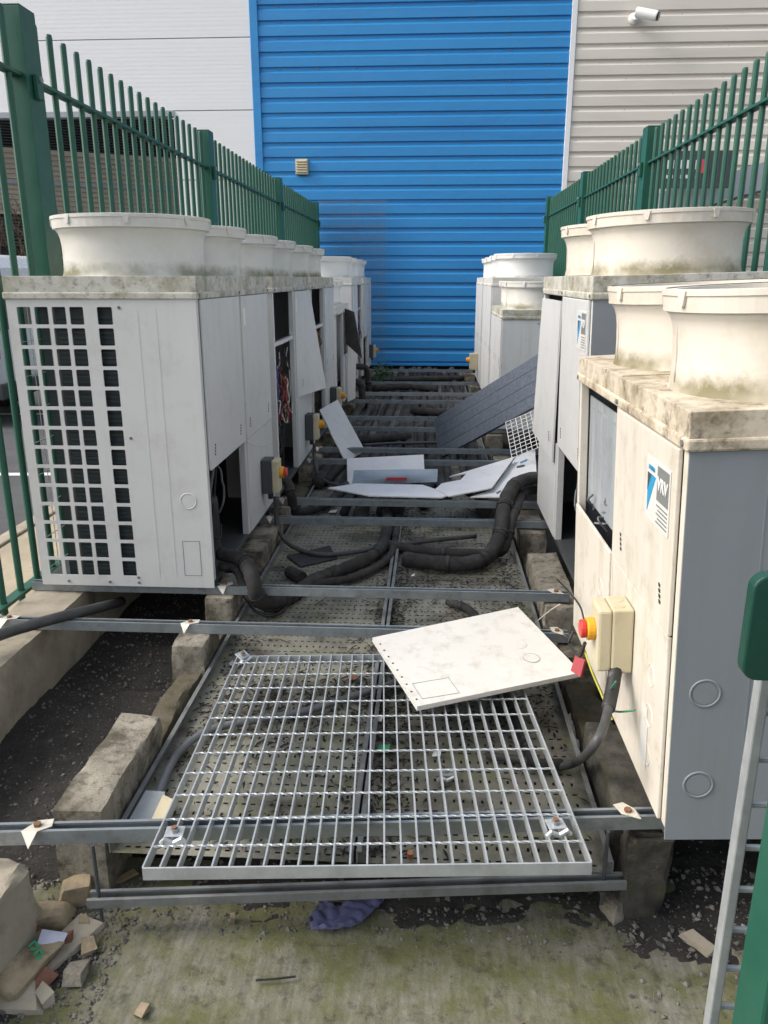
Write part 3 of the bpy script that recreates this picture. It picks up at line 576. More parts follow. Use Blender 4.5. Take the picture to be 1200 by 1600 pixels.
def wires(parent, s, u0, u1, z0, z1, n, seed, cols, v0=0.05, v1=0.2, r=0.0045):
    rn = random.Random(seed)
    for k in range(n):
        u = rn.uniform(u0, u1); v = rn.uniform(v0, v1); pts = []; st = 6; za, zb = rn.uniform(z0 + (z1 - z0) * .55, z1), rn.uniform(z0, z0 + (z1 - z0) * .4)
        for i in range(st + 1):
            pts.append((s * v, u, za + (zb - za) * i / st + rn.gauss(0, .012))); u = min(u1, max(u0, u + rn.gauss(0, 0.03))); v = min(v1, max(v0, v + rn.gauss(0, .02)))
        if rn.random() < .4: pts += [(s * v, min(u1, u + .03), zb - .02), (s * v, min(u1, u + .05), zb + .05)]
        MB().tube(spline(pts, 4), r * rn.uniform(.7, 1.3), 5).build('wire', cols[k % len(cols)], parent)
def isolator(parent, s, u, z, big=1.0, ring='yellow', knob='red'):
    b = MB().box(0, -s * 0.075 * big, 0, 0.14 * big, 0, 0.25 * big).build('isolator_box', 'slate' if s < 0 else 'cream', parent, bevel=0.006, loc=(-s * 0.012, u, z))
    MB().box(-s * 0.075 * big, -s * 0.125 * big, 0.003, 0.137 * big, 0.004, 0.246 * big).build('isolator_lid', 'cream', b, bevel=0.008)
    k = MB().tube([(-s * 0.124 * big, 0.07 * big, 0.15 * big), (-s * 0.155 * big, 0.07 * big, 0.15 * big)], 0.042 * big, 20).build('yellow_ring', ring, b, bevel=0.004)
    MB().tube([(-s * 0.155 * big, 0.07 * big, 0.15 * big), (-s * 0.178 * big, 0.07 * big, 0.15 * big)], 0.034 * big, 16).build('knob', knob, b, bevel=0.005)
    MB().tube([(-s * 0.05 * big, 0.07 * big, -0.05 * big), (-s * 0.05 * big, 0.07 * big, 0.0)], 0.02 * big, 10).build('gland', 'black', b)
    return b
def unit(s, X, Y, small, label, bays, paint='grey_paint', side='grey_paint', capm='cap', cowlm='cowl', rot=(0, 0, 0), knocks=((0.095, 0.424),), grp='', z=0.35):
    """bays: ((upper, lower), (upper, lower)) near then far; each 'door' / 'open' / 'loose' / 'panel'"""
    Hb, Hc, L = (1.035, 1.12, 1.29) if small else (1.32, 1.41, 1.49)
    U = thing('air_conditioning_unit', label, 'air conditioner', (X, Y, z), grp, rot)
    box('base_frame', 'slate', U, s * 0.004, s * (W - .004), 0.004, L - .004, 0.0, 0.03, 0.003)
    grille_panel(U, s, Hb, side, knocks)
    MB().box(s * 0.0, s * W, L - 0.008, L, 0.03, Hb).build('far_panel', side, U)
    for u in (0.006, L - 0.036):
        box('corner_post', paint, U, s * 0.0, s * 0.03, u, u + 0.03, 0.03, Hb, 0.003)
        box('corner_post', paint, U, s * (W - 0.03), s * W, u, u + 0.03, 0.03, Hb, 0.003)
    um = L / 2
    MB().box(s * -0.004, s * 0.03, um - 0.022, um + 0.022, 0.03, Hb).box(-s * .007, -s * .0035, um - 0.004, um + 0.004, 0.03, Hb).build('mid_stile', paint, U, bevel=0.002)
    # inside
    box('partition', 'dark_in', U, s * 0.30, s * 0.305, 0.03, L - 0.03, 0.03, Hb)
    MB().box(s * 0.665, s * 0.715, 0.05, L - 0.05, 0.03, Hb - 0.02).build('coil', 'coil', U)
    fin = MB().box(s * 0.33, s * 0.635, 0.035, 0.075, 0.03, Hb - 0.02).build('coil', 'coil', U)
    tb = MB()
    for k in range(int((Hb - 0.1) / 0.0215)): tb.box(s * 0.335, s * 0.632, 0.028, 0.036, 0.05 + k * 0.0215, 0.058 + k * 0.0215)
    tb.build('coil_tube_rows', 'coil', fin)
    MB().tube([(s * 0.655, 0.05, 0.04), (s * 0.655, 0.05, Hb - 0.03)], 0.021, 10).build('header_tube', 'pipe_grey', U)
    gd = MB()
    for k in range(9): gd.tube([(s * 0.822, 0.03, 0.06 + k * (Hb - 0.1) / 8), (s * 0.822, L - 0.03, 0.06 + k * (Hb - 0.1) / 8)], 0.002, 4)
    for k in range(12): gd.tube([(s * 0.822, 0.03 + k * (L - 0.06) / 11, 0.03), (s * 0.822, 0.03 + k * (L - 0.06) / 11, Hb)], 0.002, 4)
    gd.build('wire_guard', 'galv_light', U)
    # cap
    o = 0.010
    MB().box(-s * o, s * (W + o), -o, L + o, Hb - 0.006, Hb + 0.024).build('cap_lip', capm, U, bevel=0.006)
    cp = MB().box(-s * 0.004, s * (W + .004), -0.004, L + .004, Hb + 0.023, Hc).box(s * 0.0, s * W, um - 0.004, um + 0.004, Hc, Hc + 0.004).build('cap', capm, U, bevel=0.008)
    for u in (0.02, um, L - 0.02): cyl(MB(), (-s * o, u, Hb + 0.010), (-s, 0, 0), 0.008, 0.004, 8).build('cap_bolt', 'galv_dull', cp)
    rr = 0.965 if not small else 0.87
    for u in ((0.375, L - 0.375) if not small else (0.33, L - 0.33)): cowl(U, s, 0.383 if not small else 0.345, u, Hc, cowlm, rr)
    zs_ = 0.555
    for bi, (up, lo) in enumerate(bays):
        u0, u1 = ((0.036, um - 0.022), (um + 0.022, L - 0.036))[bi]
        if up == 'door':
            dz = 0.0
            d_ = box('door', paint, U, 0, -s * 0.012, u0 + 0.002, u1 - 0.002, zs_ + 0.004, Hb - 0.008, 0.003)
            sm_ = MB(); slots(sm_, s, u0 + 0.07, zs_ + 0.06); slots(sm_, s, u1 - 0.11, zs_ + 0.06); mark(sm_.build('vent_slots', 'wire_k', d_))
        elif up == 'loose':
            d_ = patch('door', paint, U, (-s * .007, u0, zs_ - 0.0), (-s * 0.13, u1 - 0.0, zs_ - 0.02), (-s * .012, u1, Hb - 0.01), (-s * .007, u0, Hb - 0.01), 0.008)
            sm_ = MB(); slots(sm_, s, u0 + 0.07, zs_ + 0.07); sm2 = mark(sm_.build('vent_slots', 'wire_k', d_)); sm2.location = (-s * 0.028, 0, 0)
        elif up == 'ajar':
            d_ = patch('door', paint, U, (-s * .025, u0 + 0.01, zs_ - 0.10), (-s * 0.045, u1 + 0.01, zs_ - 0.06), (-s * .008, u1, Hb - 0.03), (-s * .008, u0, Hb - 0.03), 0.010)
            sm_ = MB(); slots(sm_, s, u0 + 0.08, zs_ + 0.0); slots(sm_, s, u1 - 0.09, zs_ + 0.04); mark(sm_.build('vent_slots', 'wire_k', d_)).location = (-s * 0.026, 0, 0)
        elif up == 'cover':
            c_ = MB().box(s * 0.035, s * 0.04, u0, u1, zs_ + 0.02, Hb - 0.06).build('inner_cover', 'dusty', U); c_.rotation_euler = (0, 0, 0)
            MB().box(s * 0.033, s * 0.036, u0 + 0.02, u1 - 0.02, Hb - 0.10, Hb - 0.092).build('cover_fold', 'dusty', c_)
            wires(U, s, u0 + .05, u1 - .05, zs_ - 0.05, zs_ + 0.12, 3, 77, ['cable_grey'], 0.01, 0.05)
        elif up == 'open':
            box('shelf_bar', paint, U, s * 0.005, s * 0.03, u0, u1, Hb - 0.34, Hb - 0.315)
            if bi == 0 and s < 0:
                box('terminal_board', 'dusty', U, s * 0.22, s * 0.24, u0 + 0.25, u1 - 0.03, zs_ + 0.05, Hb - 0.36)
            wires(U, s, u0 + 0.03, u1 - 0.12, zs_ - 0.2, Hb - 0.36, 30, int(Y * 10), ['wire_r', 'wire_b', 'wire_w', 'wire_k', 'wire_o', 'wire_r', 'wire_k', 'wire_o', 'wire_w', 'wire_k'], -0.005, 0.09, 0.0038)
        if lo == 'panel':
            d_ = box('lower_panel', paint, U, 0.001, -s * 0.010, u0 + 0.002, u1 - 0.002, 0.032, zs_, 0.003)
            if s > 0 and Y < 2:
                for kz in (0.15, 0.27, 0.39):
                    MB().lathe([(0.028, 0), (0.030, 0.0016), (0.032, 0)], 20).build('knockout_ring', paint, d_, loc=(-s * 0.010, u0 + 0.12, kz)).rotation_euler = (0, R_(-90 * s), 0)
        elif lo == 'open':
            MB().lathe([(0.0, 0.33), (0.05, 0.325), (0.085, 0.29), (0.09, 0.25), (0.09, 0.03), (0.1, 0.0)], 18).build('compressor', 'black', U, smooth=True, loc=(s * 0.17, (u0 + u1) / 2 + 0.05, 0.03))
            rn = random.Random(int(Y * 7))
            for k in range(6):
                a = Vector((s * rn.uniform(.04, .22), rn.uniform(u0 + .04, u1 - .04), 0.05)); b = Vector((s * rn.uniform(.05, .25), rn.uniform(u0, u1), zs_ - 0.03))
                mid = (a + b) / 2 + Vector((0, rn.gauss(0, .12), rn.gauss(0, .06)))
                MB().tube(spline([a, mid, b], 6), rn.choice([.006, .009, .016]), 7).build('pipe', rn.choice(['black', 'cable_grey', 'copper', 'foam', 'black']), U)
            wires(U, s, u0 + .03, u1 - .03, 0.1, zs_ + 0.05, 7, int(Y * 13), ['wire_k', 'cable_grey', 'wire_k', 'cable_grey', 'wire_y', 'wire_k', 'wire_k'], 0.02, 0.2)
    return U
LG, RG = 'air conditioning units of the left row', 'air conditioning units of the right row'
L1 = unit(-1, -1.0, 3.41, False, 'nearest left air conditioning unit with its square hole grille facing the camera', (('door', 'open'), ('door', 'panel')), grp=LG)
L2 = unit(-1, -0.99, 5.03, False, 'second left air conditioning unit with exposed red and blue wiring and buckled door', (('open', 'open'), ('loose', 'panel')), grp=LG)
L3 = unit(-1, -0.99, 6.66, False, 'third left air conditioning unit with open dark bay above a fallen white panel', (('open', 'open'), ('door', 'panel')), grp=LG)
L4 = unit(-1, -1.0, 8.45, True, 'short left air conditioning unit with a dark lined door hanging open', (('none', 'open'), ('none', 'panel')), grp=LG, capm='cap_clean', cowlm='cowl_clean')
L5 = unit(-1, -1.0, 10.15, False, 'tall clean left air conditioning unit just behind the short one', (('door', 'panel'), ('open', 'open')), grp=LG, capm='cap_clean', cowlm='cowl_clean')
L6 = unit(-1, -1.0, 11.85, False, 'farthest left air conditioning unit beside the blue wall', (('door', 'open'), ('door', 'panel')), grp=LG, capm='cap_clean', cowlm='cowl_clean')
R1 = unit(1, 0.628, 1.765, True, 'nearest right cream air conditioning unit with blue triangle badge and beige isolator', (('door', 'panel'), ('cover', 'panel')), 'cream_paint', 'side_paint_shaded', 'cap_cream', 'cowl_cream', (0, R_(-2.6), R_(0.6)), ((0.075, 0.424), (0.075, 0.165)), RG)
R2 = unit(1, 0.70, 3.41, False, 'second right air conditioning unit with green sticker and open lower bay', (('door', 'open'), ('ajar', 'panel')), 'grey_paint', 'side_paint_shaded', 'cap', 'cowl_cream', (0, R_(-1.5), 0), ((0.095, 0.424),), RG)
R3 = unit(1, 0.665, 7.62, True, 'short right air conditioning unit with mossy cap beyond the leaning coil sheet', (('door', 'panel'), ('door', 'panel')), grp=RG)
R4 = unit(1, 0.665, 9.05, False, 'tall right air conditioning unit behind the short mossy one', (('door', 'panel'), ('door', 'panel')), grp=RG, capm='cap_clean', cowlm='cowl_clean')
R5 = unit(1, 0.665, 10.65, False, 'farthest right air conditioning unit beside the blue wall', (('door', 'panel'), ('door', 'panel')), grp=RG, capm='cap_clean', cowlm='cowl_clean')
isolator(L1, -1, 1.06, 0.17, 0.82, 'yellow', 'red'); isolator(L2, -1, 1.06, 0.17, 0.82, 'yellow', 'yellow'); isolator(L3, -1, 1.02, 0.17, 0.82, 'yellow', 'yellow'); isolator(L6, -1, 1.0, 0.17, 0.82, 'yellow', 'yellow')
ib = isolator(R1, 1, 0.335, 0.30, 0.80, 'yellow', 'red'); isolator(R5, 1, 0.45, 0.18, 0.9, 'yellow', 'yellow')
# near isolator knock-outs
for y in (0.03, 0.075): MB().lathe([(0.0, 0.0015), (0.013, 0.0015), (0.016, 0.0)], 16).build('knockout_disc', 'cream', ib, loc=(-0.035 if y < 0.05 else -0.03, y, 0.2005))
# paper stickers on left doors
for Uu, u, zz in ((L1, 0.80, 1.25), (L2, 0.80, 1.26), (L3, 0.80, 1.26)): MB().box(0.0125, 0.0135, u, u + 0.05, zz - 0.09, zz).build('paper_sticker', 'white', Uu)
MB().box(-0.0135, -0.0125, 0.80 + 0.55, 0.80 + 0.60, 1.16, 1.27).build('paper_sticker', 'white', R2)
# badges
def badge(Uu, u, z, w=0.20, h=0.165):
    b = MB().box(-0.0150, -0.0122, u, u + w, z, z + h).build('badge', 'print_pale', Uu, bevel=0.001)
    x = -0.0158
    # seen from the aisle the badge's left edge is at larger u
    MB().prism([(x, u + w - 0.014, z + h * 0.74), (x, u + w - 0.085, z + h * 0.74), (x, u + w - 0.018, z + h * 0.12)], (0.001, 0, 0)).build('blue_triangle', 'print_blue', b)
    MB().prism([(x - .0006, u + w - 0.014, z + h * 0.74), (x - .0006, u + w - 0.047, z + h * 0.74), (x - .0006, u + w - 0.016, z + h * 0.45)], (0.001, 0, 0)).build('dark_triangle', 'print_dark', b)
    MB().box(x, x + .001, u + 0.006, u + 0.102, z + h * 0.42, z + h * 0.95).build('grey_field', 'print_grey', b)
    def put(txt, size, yc, zc, m, bold=0.0):
        me = text_mesh(txt, size, bold); me.materials.append(M[m]); o = place('lettering', me, b); o.location = (x - 0.0012, yc, zc); o.rotation_euler = (R_(90), 0, R_(-90)); return o
    t = put('VRV', 0.047, u + 0.054, z + h * 0.68, 'white', 0.001); t.rotation_euler = (R_(90), 0, R_(-90))
    put('DAIKIN', 0.0155, u + w - 0.05, z + h * 0.84, 'print_blue', 0.0004)
    ln = MB()
    for k in range(5): ln.box(x, x + .001, u + 0.008, u + 0.1 - 0.012 * (k % 2), z + h * (0.07 + 0.065 * k), z + h * (0.07 + 0.065 * k) + 0.004)
    ln.build('fine_print', 'print_grey', b)
badge(R1, 0.075, 0.80); badge(R2, 0.055, 1.10)
MB().prism([(-0.0128, 0.10 + 0.055 * math.cos(t * math.pi / 10), 0.98 + 0.075 * math.sin(t * math.pi / 10)) for t in range(20)], (-0.001, 0, 0)).build('green_sticker', 'print_green', R2)
MB().box(-0.0128, -0.0136, 0.06, 0.14, 0.86, 0.89).build('blue_sticker', 'wire_b', R2)
MB().box(-0.0118, -0.0108, 0.16, 0.22, 0.10, 0.23).build('paper_sticker', 'print_pale', R1)
MB().box(-0.0118, -0.0108, 0.17, 0.22, 0.25, 0.28).build('paper_sticker', 'print_pale', R1)
# swung dark door of L4 and other loose panels
def slab4(name, m, label, cat, pts, th=0.008, group=None, bow=None):
    o = patch(name, m, None, *pts, th, 6, bow); tag(o, label, cat, group); return o
dd = patch('door', 'lining', L4, *[Vector(p) - Vector((-1.0, 8.45, 0.35)) for p in (atY(541, 537, 9.15), atY(566, 560, 9.05), atY(553, 487, 9.2), atY(539, 482, 9.25))], 0.02, 3)
de = patch('lower_panel', 'grey_paint', L4, *[Vector(p) - Vector((-1.0, 8.45, 0.35)) for p in (atY(543, 628, 9.22), atY(555, 622, 9.3), atY(556, 548, 9.35), atY(543, 538, 9.25))], 0.008, 2)

# ================================================================== LOOSE PANELS
# white cover lying on the grating
P = [Vector(p) for p in ((-0.208, 2.785, 0.412), (0.38, 3.06, 0.436), (0.562, 2.60, 0.384), (-0.026, 2.35, 0.372))]
def frame(P):
    ex = (P[1] - P[0]).normalized(); ez = ex.cross(P[3] - P[0]).normalized(); ey = ez.cross(ex); return ex, ey, ez
c0 = thing('cover_panel', 'large white cover panel with two round knockouts lying across the grating', 'panel', P[3])
Q = [p - P[3] for p in P]
ps = patch('sheet', 'cream_paint', c0, Q[3], Q[2], Q[1], Q[0], 0.004, 8, 0.006); ps.data.materials[0] = mat('panel_offwhite', (0.63, 0.62, 0.585), 0.45, var=0.05, vscale=3, dirt=(0.36, 0.32, 0.25), damt=0.35, dscale=9, dirt2=(0.3, 0.25, 0.18), d2amt=0.3, d2scale=14, lo=0.54, hi=0.7)
ex, ey, ez = frame([Q[3], Q[2], Q[1], Q[0]]); pm = ps.data.materials[0]; M['panel_offwhite'] = pm
if ez.z < 0: ez = -ez
e2 = (Q[0] - Q[3])
def onp(a, b, h=0.0): return Q[3] + (Q[2] - Q[3]) * a + e2 * b + ez * h + ez * 0.006 * math.sin(math.pi * a) * math.sin(math.pi * b)
rim_ = MB(); 
for a0, a1 in (((0, 0), (0, 1)), ((1, 0), (1, 1)), ((0, 0), (1, 0)), ((0, 1), (1, 1))):
    p, q = onp(*a0), onp(*a1); rim_.hexa([p - ez * .016, q - ez * .016, q - ez * .016 + ex * .002 + ey * .002, p - ez * .016 + ex * .002 + ey * .002], [p, q, q + ex * .002 + ey * .002, p + ex * .002 + ey * .002])
rim_.build('flange', pm, c0)
for a, b in ((0.80, 0.50), (0.80, 0.29)):
    k = MB().lathe([(0.030, 0), (0.0305, 0.0012), (0.0322, 0)], 24).build('knockout_ring', 'dusty', c0, loc=onp(a, b, 0.0045)); k.rotation_euler = ez.to_track_quat('Z', 'Y').to_euler()
for b in (0.30, 0.965):
    h = MB()
    for k in range(9): p = onp(0.02 if b < 0.5 else 0.98, 0.08 + k * 0.1, 0.002); h.tube([p, p + ez * 0.0015], 0.004, 6)
    h.build('screw_hole', 'wire_k', c0)
ol = MB(); cs = [onp(0.05, 0.07, .0032), onp(0.26, 0.05, .0032), onp(0.26, 0.25, .0032), onp(0.05, 0.27, .0032)]
for i in range(4): ol.tube([cs[i], cs[(i + 1) % 4]], 0.0009, 4)
ol.build('scribed_outline', 'dusty', c0)
slab4('door_panel', 'grey_paint', 'narrow white door panel leaning against the left units beyond the second isolator', 'panel', [atY(540, 722, 6.50), atY(570, 705, 6.75), atY(527, 625, 7.05), atY(499, 641, 6.80)], 0.012)
M['white_sheet'] = mat('white_sheet', (0.72, 0.73, 0.75), 0.4, var=0.04, vscale=5, dirt=(0.5, 0.5, 0.48), damt=0.4, dscale=8)
slab4('cover_panel', 'white_sheet', 'clean white panel propped behind the curved plate in the walkway', 'panel', [atY(543, 757, 5.85), atY(664, 752, 5.85), atY(662, 711, 6.12), atY(542, 717, 6.12)], 0.010)
cpp = slab4('curved_plate', 'pale_blue', 'curved grey blue metal plate with a red stripe of print in the walkway', 'plate', [atY(550, 758, 5.62), atY(683, 753, 5.62), atY(684, 733, 5.68), atY(553, 735, 5.68)], 0.004, bow=0.03)
MB().hexa(*[[atY(x, y, 5.62 - 0.035) for x, y in ((602, 751), (636, 751), (636, 746), (604, 746))], [atY(x, y, 5.62 - 0.034) for x, y in ((602, 751), (636, 751), (636, 746), (604, 746))]]).build('red_print', 'print_red', cpp)
def poly_panel(name, m, label, px, zf, th=0.008, cat='panel'):
    pts = [atZ(x, y, zf(x, y)) for x, y in px]; o = MB().prism(pts, (0, 0, th)).build(name, m); tag(o, label, cat); return o
poly_panel('cover_panel', 'white_sheet', 'long pointed white panel lying flat below the curved plate', [(512, 764), (556, 757), (660, 759), (705, 774), (690, 779), (578, 776)], lambda x, y: 0.362)
pb = lambda x, y: 0.365 + max(0, (x - 690)) * 0.00055
poly_panel('door_panel', 'white_sheet', 'notched white panel lying flat at the right of the walkway', [(680, 766), (690, 757), (720, 751), (729, 741), (702, 746), (804, 715), (768, 764), (702, 777)], pb)
o = poly_panel('printed_panel', 'white_sheet', 'white panel with blue print lying under the black pipe bend', [(806, 716), (836, 703), (838, 738), (796, 778), (735, 778), (770, 766)], lambda x, y: 0.358 + max(0, (x - 735)) * 0.0004)
pz = lambda x, y: 0.3675 + max(0, (x - 735)) * 0.0004
for pxs, mm in (([(812, 722), (824, 717), (824, 719), (813, 724)], 'print_blue'), ([(808, 728), (820, 726), (819, 729), (807, 731)], 'print_dark'), ([(775, 770), (782, 766), (783, 768), (777, 772)], 'print_dark')):
    MB().prism([atZ(x, y, pz(x, y)) for x, y in pxs], (0, 0, 0.001)).build('print', mm, o)
# coil sheet leaning in the right gap
TL, TR, BL = atY(679, 655, 7.42), atY(838, 556, 6.35), atY(689, 716, 6.98)
TR = TL + (TR - TL) * 1.18; cs_ = thing('coil_sheet', 'large dark finned coil sheet leaning in the gap of the right row', 'coil', BL)
dv = BL - TL
for k in range(4):
    a, b = k / 4 + 0.004, (k + 1) / 4 - 0.004
    patch('fin_bank', 'coil_sheet', cs_, TL + dv * b - BL, TR + dv * b - BL, TR + dv * a - BL, TL + dv * a - BL, 0.022, 2)
fl = MB(); nn_ = (TR - TL).cross(dv).normalized(); nn_ = nn_ if nn_.y < 0 else -nn_
for k in range(64):
    if k % 16 == 0: continue
    p = TL + dv * (k / 64) - BL; q = p + (TR - TL); fl.hexa([p + nn_ * .011, q + nn_ * .011, q + nn_ * .013, p + nn_ * .013], [p + nn_ * .011 + dv * .006, q + nn_ * .011 + dv * .006, q + nn_ * .013 + dv * .006, p + nn_ * .013 + dv * .006])
fl.build('fin_rows', 'fin_light', cs_)['kind'] = 'stuff'
e_ = MB().tube([TL - BL, Vector((0, 0, 0))], 0.012, 6).build('end_plate', 'galv', cs_)
# white wire guard below it
gA, gB, gC = atY(790, 660, 6.05), atY(838, 640, 6.05), atY(800, 716, 5.85)
wg = thing('wire_grille', 'white wire grille propped below the dark coil sheet', 'grille', gC)
for k in range(11): p = gA + (gC - gA) * k / 10 - gC; MB().tube([p, p + (gB - gA) * 1.3], 0.0028, 5).build('wire', 'white', wg)
for k in range(9): p = (gB - gA) * 1.3 * k / 8; MB().tube([gA - gC + p, p], 0.0028, 5).build('wire', 'white', wg)

# ================================================================== GRATING
G0 = Vector((-0.677, 1.547, 0.382)); GX = Vector((0.41, 1.613, 0.396)) - G0; GY = Vector((-0.676, 2.83, 0.30)) - G0
gx = GX.normalized(); gz = gx.cross(GY).normalized(); gy = gz.cross(gx); GW, GL = 1.089, GY.dot(gy)
gr = thing('floor_grating', 'loose galvanised bar grating panel lying over the near trays', 'grating', G0)
gr.rotation_mode = 'QUATERNION'; gr.rotation_quaternion = Matrix((gx, gy, gz)).transposed().to_quaternion()
NB = 27; bar = None
for i in range(1, NB - 1):
    x = GW * i / (NB - 1)
    if bar is None: bar = MB().box(-0.0022, 0.0022, 0.004, GL - 0.004, -0.030, -0.001).build('load_bar', 'galv_light', gr, loc=(x, 0, 0))
    else: o = bar.copy(); COL.objects.link(o); o.location = (x, 0, 0)
for n_, a in (('edge_bar', (0, GW, -0.002, 0.003, -0.034, 0.0)), ('edge_bar', (0, GW, GL - 0.003, GL + 0.002, -0.034, 0)), ('edge_bar', (-0.002, 0.003, 0.0035, GL - 0.0035, -0.034, 0)), ('edge_bar', (GW - 0.003, GW + 0.002, 0.0035, GL - 0.0035, -0.034, 0))):
    MB().box(*a).build(n_, 'galv_light', gr, bevel=0.001)
# twisted cross bars
def twisted(L):
    mb = MB(); n = 130; vs = []
    for i in range(n + 1):
        w = i / n * L / 0.05 * math.pi
        for j in range(4):
            t = w + j * math.pi / 2; vs.append((i / n * L, 0.0034 * math.cos(t), 0.0034 * math.sin(t)))
    fs = [(i * 4 + j, i * 4 + (j + 1) % 4, (i + 1) * 4 + (j + 1) % 4, (i + 1) * 4 + j) for i in range(n) for j in range(4)]
    return mb.add(vs, fs)
cb = None; ncb = 11
for k in range(ncb):
    y = 0.085 + (GL - 0.15) * k / (ncb - 1)
    if cb is None: cb = twisted(GW - 0.006).build('cross_bar', 'galv_light', gr, loc=(0.003, y, -0.003))
    else: o = cb.copy(); COL.objects.link(o); o.location = (0.003, y, -0.003)
def clip(name, label, p, rz, tilt=0.0):
    c = thing(name, label, 'clip', p, 'grating clips', (tilt, 0, rz))
    MB().box(-0.024, 0.024, -0.020, 0.020, 0.012, 0.016).build('plate', 'galv_light', c, bevel=0.002)
    MB().tube([(-0.03, -0.026, 0.0), (-0.022, -0.026, 0.012), (0.0, -0.026, 0.0), (0.022, -0.026, 0.012), (0.03, -0.026, 0.0)], 0.007, 6).build('saddle', 'galv_light', c)
    MB().tube([(0, 0, 0.016), (0, 0, 0.024)], 0.011, 16).build('washer', 'galv', c); MB().tube([(0, 0, 0.024), (0, 0, 0.030)], 0.007, 6).build('bolt', 'rust', c)
def gpos(a, b): return G0 + gx * a * GW + gy * b * GL
clip('grating_clip', 'saddle clip with rusty bolt at the front left of the grating', gpos(0.045, 0.095), 0.1)
clip('grating_clip', 'saddle clip with rusty bolt at the front right of the grating', gpos(0.945, 0.105), 0.2)
clip('grating_clip', 'pale saddle clip fallen on the tray under the grating', Vector(atZ(697, 1212, TZ + 0.02)), 0.1)
clip('grating_clip', 'bent clip at the back left corner of the grating', gpos(0.02, 0.985), 0.9, 0.3)

# ================================================================== PIPES AND CABLES
def pipe(name, label, pts, r, m='foam', n=12, cat='pipe', group=None, seg=7, lump=0.0):
    P = spline(pts, seg); rn = random.Random(len(label)); rs = [r * (1 + rn.gauss(0, lump)) for _ in P]
    o = MB().tube(P, rs, n).build(name, m, smooth=True); tag(o, label, cat, group)
    if name == 'insulated_pipe' and not group:
        for q in range(3, len(P) - 3, max(5, len(P) // 6)):
            MB().tube([P[q], P[q].lerp(P[q + 1], .5), P[q + 1]], r * 1.07 + .001, n).build('tape_band', 'black', o, smooth=True)
            cut = P[q + 2]; MB().tube([cut, cut.lerp(P[q + 3] if q + 3 < len(P) else P[-1], .06)], r * 1.09, n).build('cable_tie', 'wire_k', o)
    return o
def pz_(lst, z): return [atZ(x, y, z if not isinstance(z, list) else z[i]) for i, (x, y) in enumerate(lst)]
# thick black insulated bend from R2
pipe('insulated_pipe', 'thick black insulated pipe bending down from the second right unit', [(0.90, 5.06, 0.50), (0.68, 5.02, 0.505), (0.55, 4.90, 0.49), (0.475, 4.70, 0.45), (0.44, 4.50, 0.40), (0.415, 4.38, 0.31), (0.34, 4.24, 0.24), (0.22, 4.15, 0.225), (0.05, 4.15, 0.225), (-0.13, 4.22, 0.22)], 0.043, lump=0.03)
pipe('insulated_pipe', 'thinner black insulated pipe tucked under the thick right bend', [(0.9, 5.07, 0.42), (0.70, 5.06, 0.42), (0.60, 4.93, 0.415), (0.545, 4.70, 0.40), (0.50, 4.52, 0.385), (0.47, 4.42, 0.30), (0.42, 4.36, 0.225), (0.25, 4.36, 0.21), (0.0, 4.38, 0.21), (-0.25, 4.5, 0.21)], 0.030, lump=0.03)
pipe('insulated_pipe', 'pair of cracked grey pipes on the left tray, upper pipe', [atZ(606, 800, .22), atZ(604, 830, .215), atZ(590, 862, .215), atZ(540, 888, .215), atZ(495, 905, .215), atZ(440, 938, .22), atZ(405, 935, .30), atZ(395, 905, .40), atZ(380, 875, .45), atZ(345, 865, .45)], 0.036, lump=0.05)
pipe('insulated_pipe', 'pair of cracked grey pipes on the left tray, lower pipe', [atZ(622, 805, .21), atZ(615, 855, .205), atZ(598, 880, .205), atZ(550, 903, .205), atZ(490, 915, .205), atZ(430, 950, .2), atZ(388, 930, .3), atZ(370, 890, .40), atZ(345, 885, .40)], 0.022, lump=0.05)
pipe('insulated_pipe', 'black pipe bend dropping behind the second left unit', [(-1.25, 4.95, 0.50), (-1.02, 4.97, 0.50), (-0.93, 4.97, 0.47), (-0.90, 4.97, 0.36), (-0.88, 5.05, 0.24), (-0.7, 5.4, 0.22), (-0.6, 6.2, 0.22)], 0.032)
pipe('insulated_pipe', 'black pipe elbow low beside the farther left units', [(-1.2, 9.75, 0.5), (-0.98, 9.8, 0.52), (-0.86, 9.8, 0.48), (-0.84, 9.85, 0.25), (-0.8, 10.4, 0.23)], 0.045)
pipe('insulated_pipe', 'short dark pipe stub above the low elbow on the left', [(-1.2, 10.6, 0.62), (-0.95, 10.6, 0.62), (-0.85, 10.62, 0.58), (-0.83, 10.65, 0.3)], 0.04)
pipe('insulated_pipe', 'black pipe running along the right edge of the tray under the grating', [atZ(878, 1195, .20), atZ(835, 1190, .21), atZ(815, 1140, .205), atZ(790, 1090, .2), atZ(770, 1040, .2), atZ(740, 960, .205), atZ(700, 940, .2)], 0.020)
rn = random.Random(21)
for k in range(15):
    x = -0.83 + k * 0.092 + rn.uniform(-.02, .02); r = rn.choice([.028, .036, .042, .05]); y0 = rn.uniform(5.0, 6.4); base = TZ + r + 0.002
    pts = [(x + rn.gauss(0, .02), y0 + t * (13.9 - y0) / 7, base + (0.0 if t % 2 else rn.uniform(0, .01))) for t in range(8)]
    pipe('insulated_pipe', 'long black insulated pipe laid lengthwise among others on the far tray', pts, r, group='pipes laid along the far tray', lump=0.06, n=10)
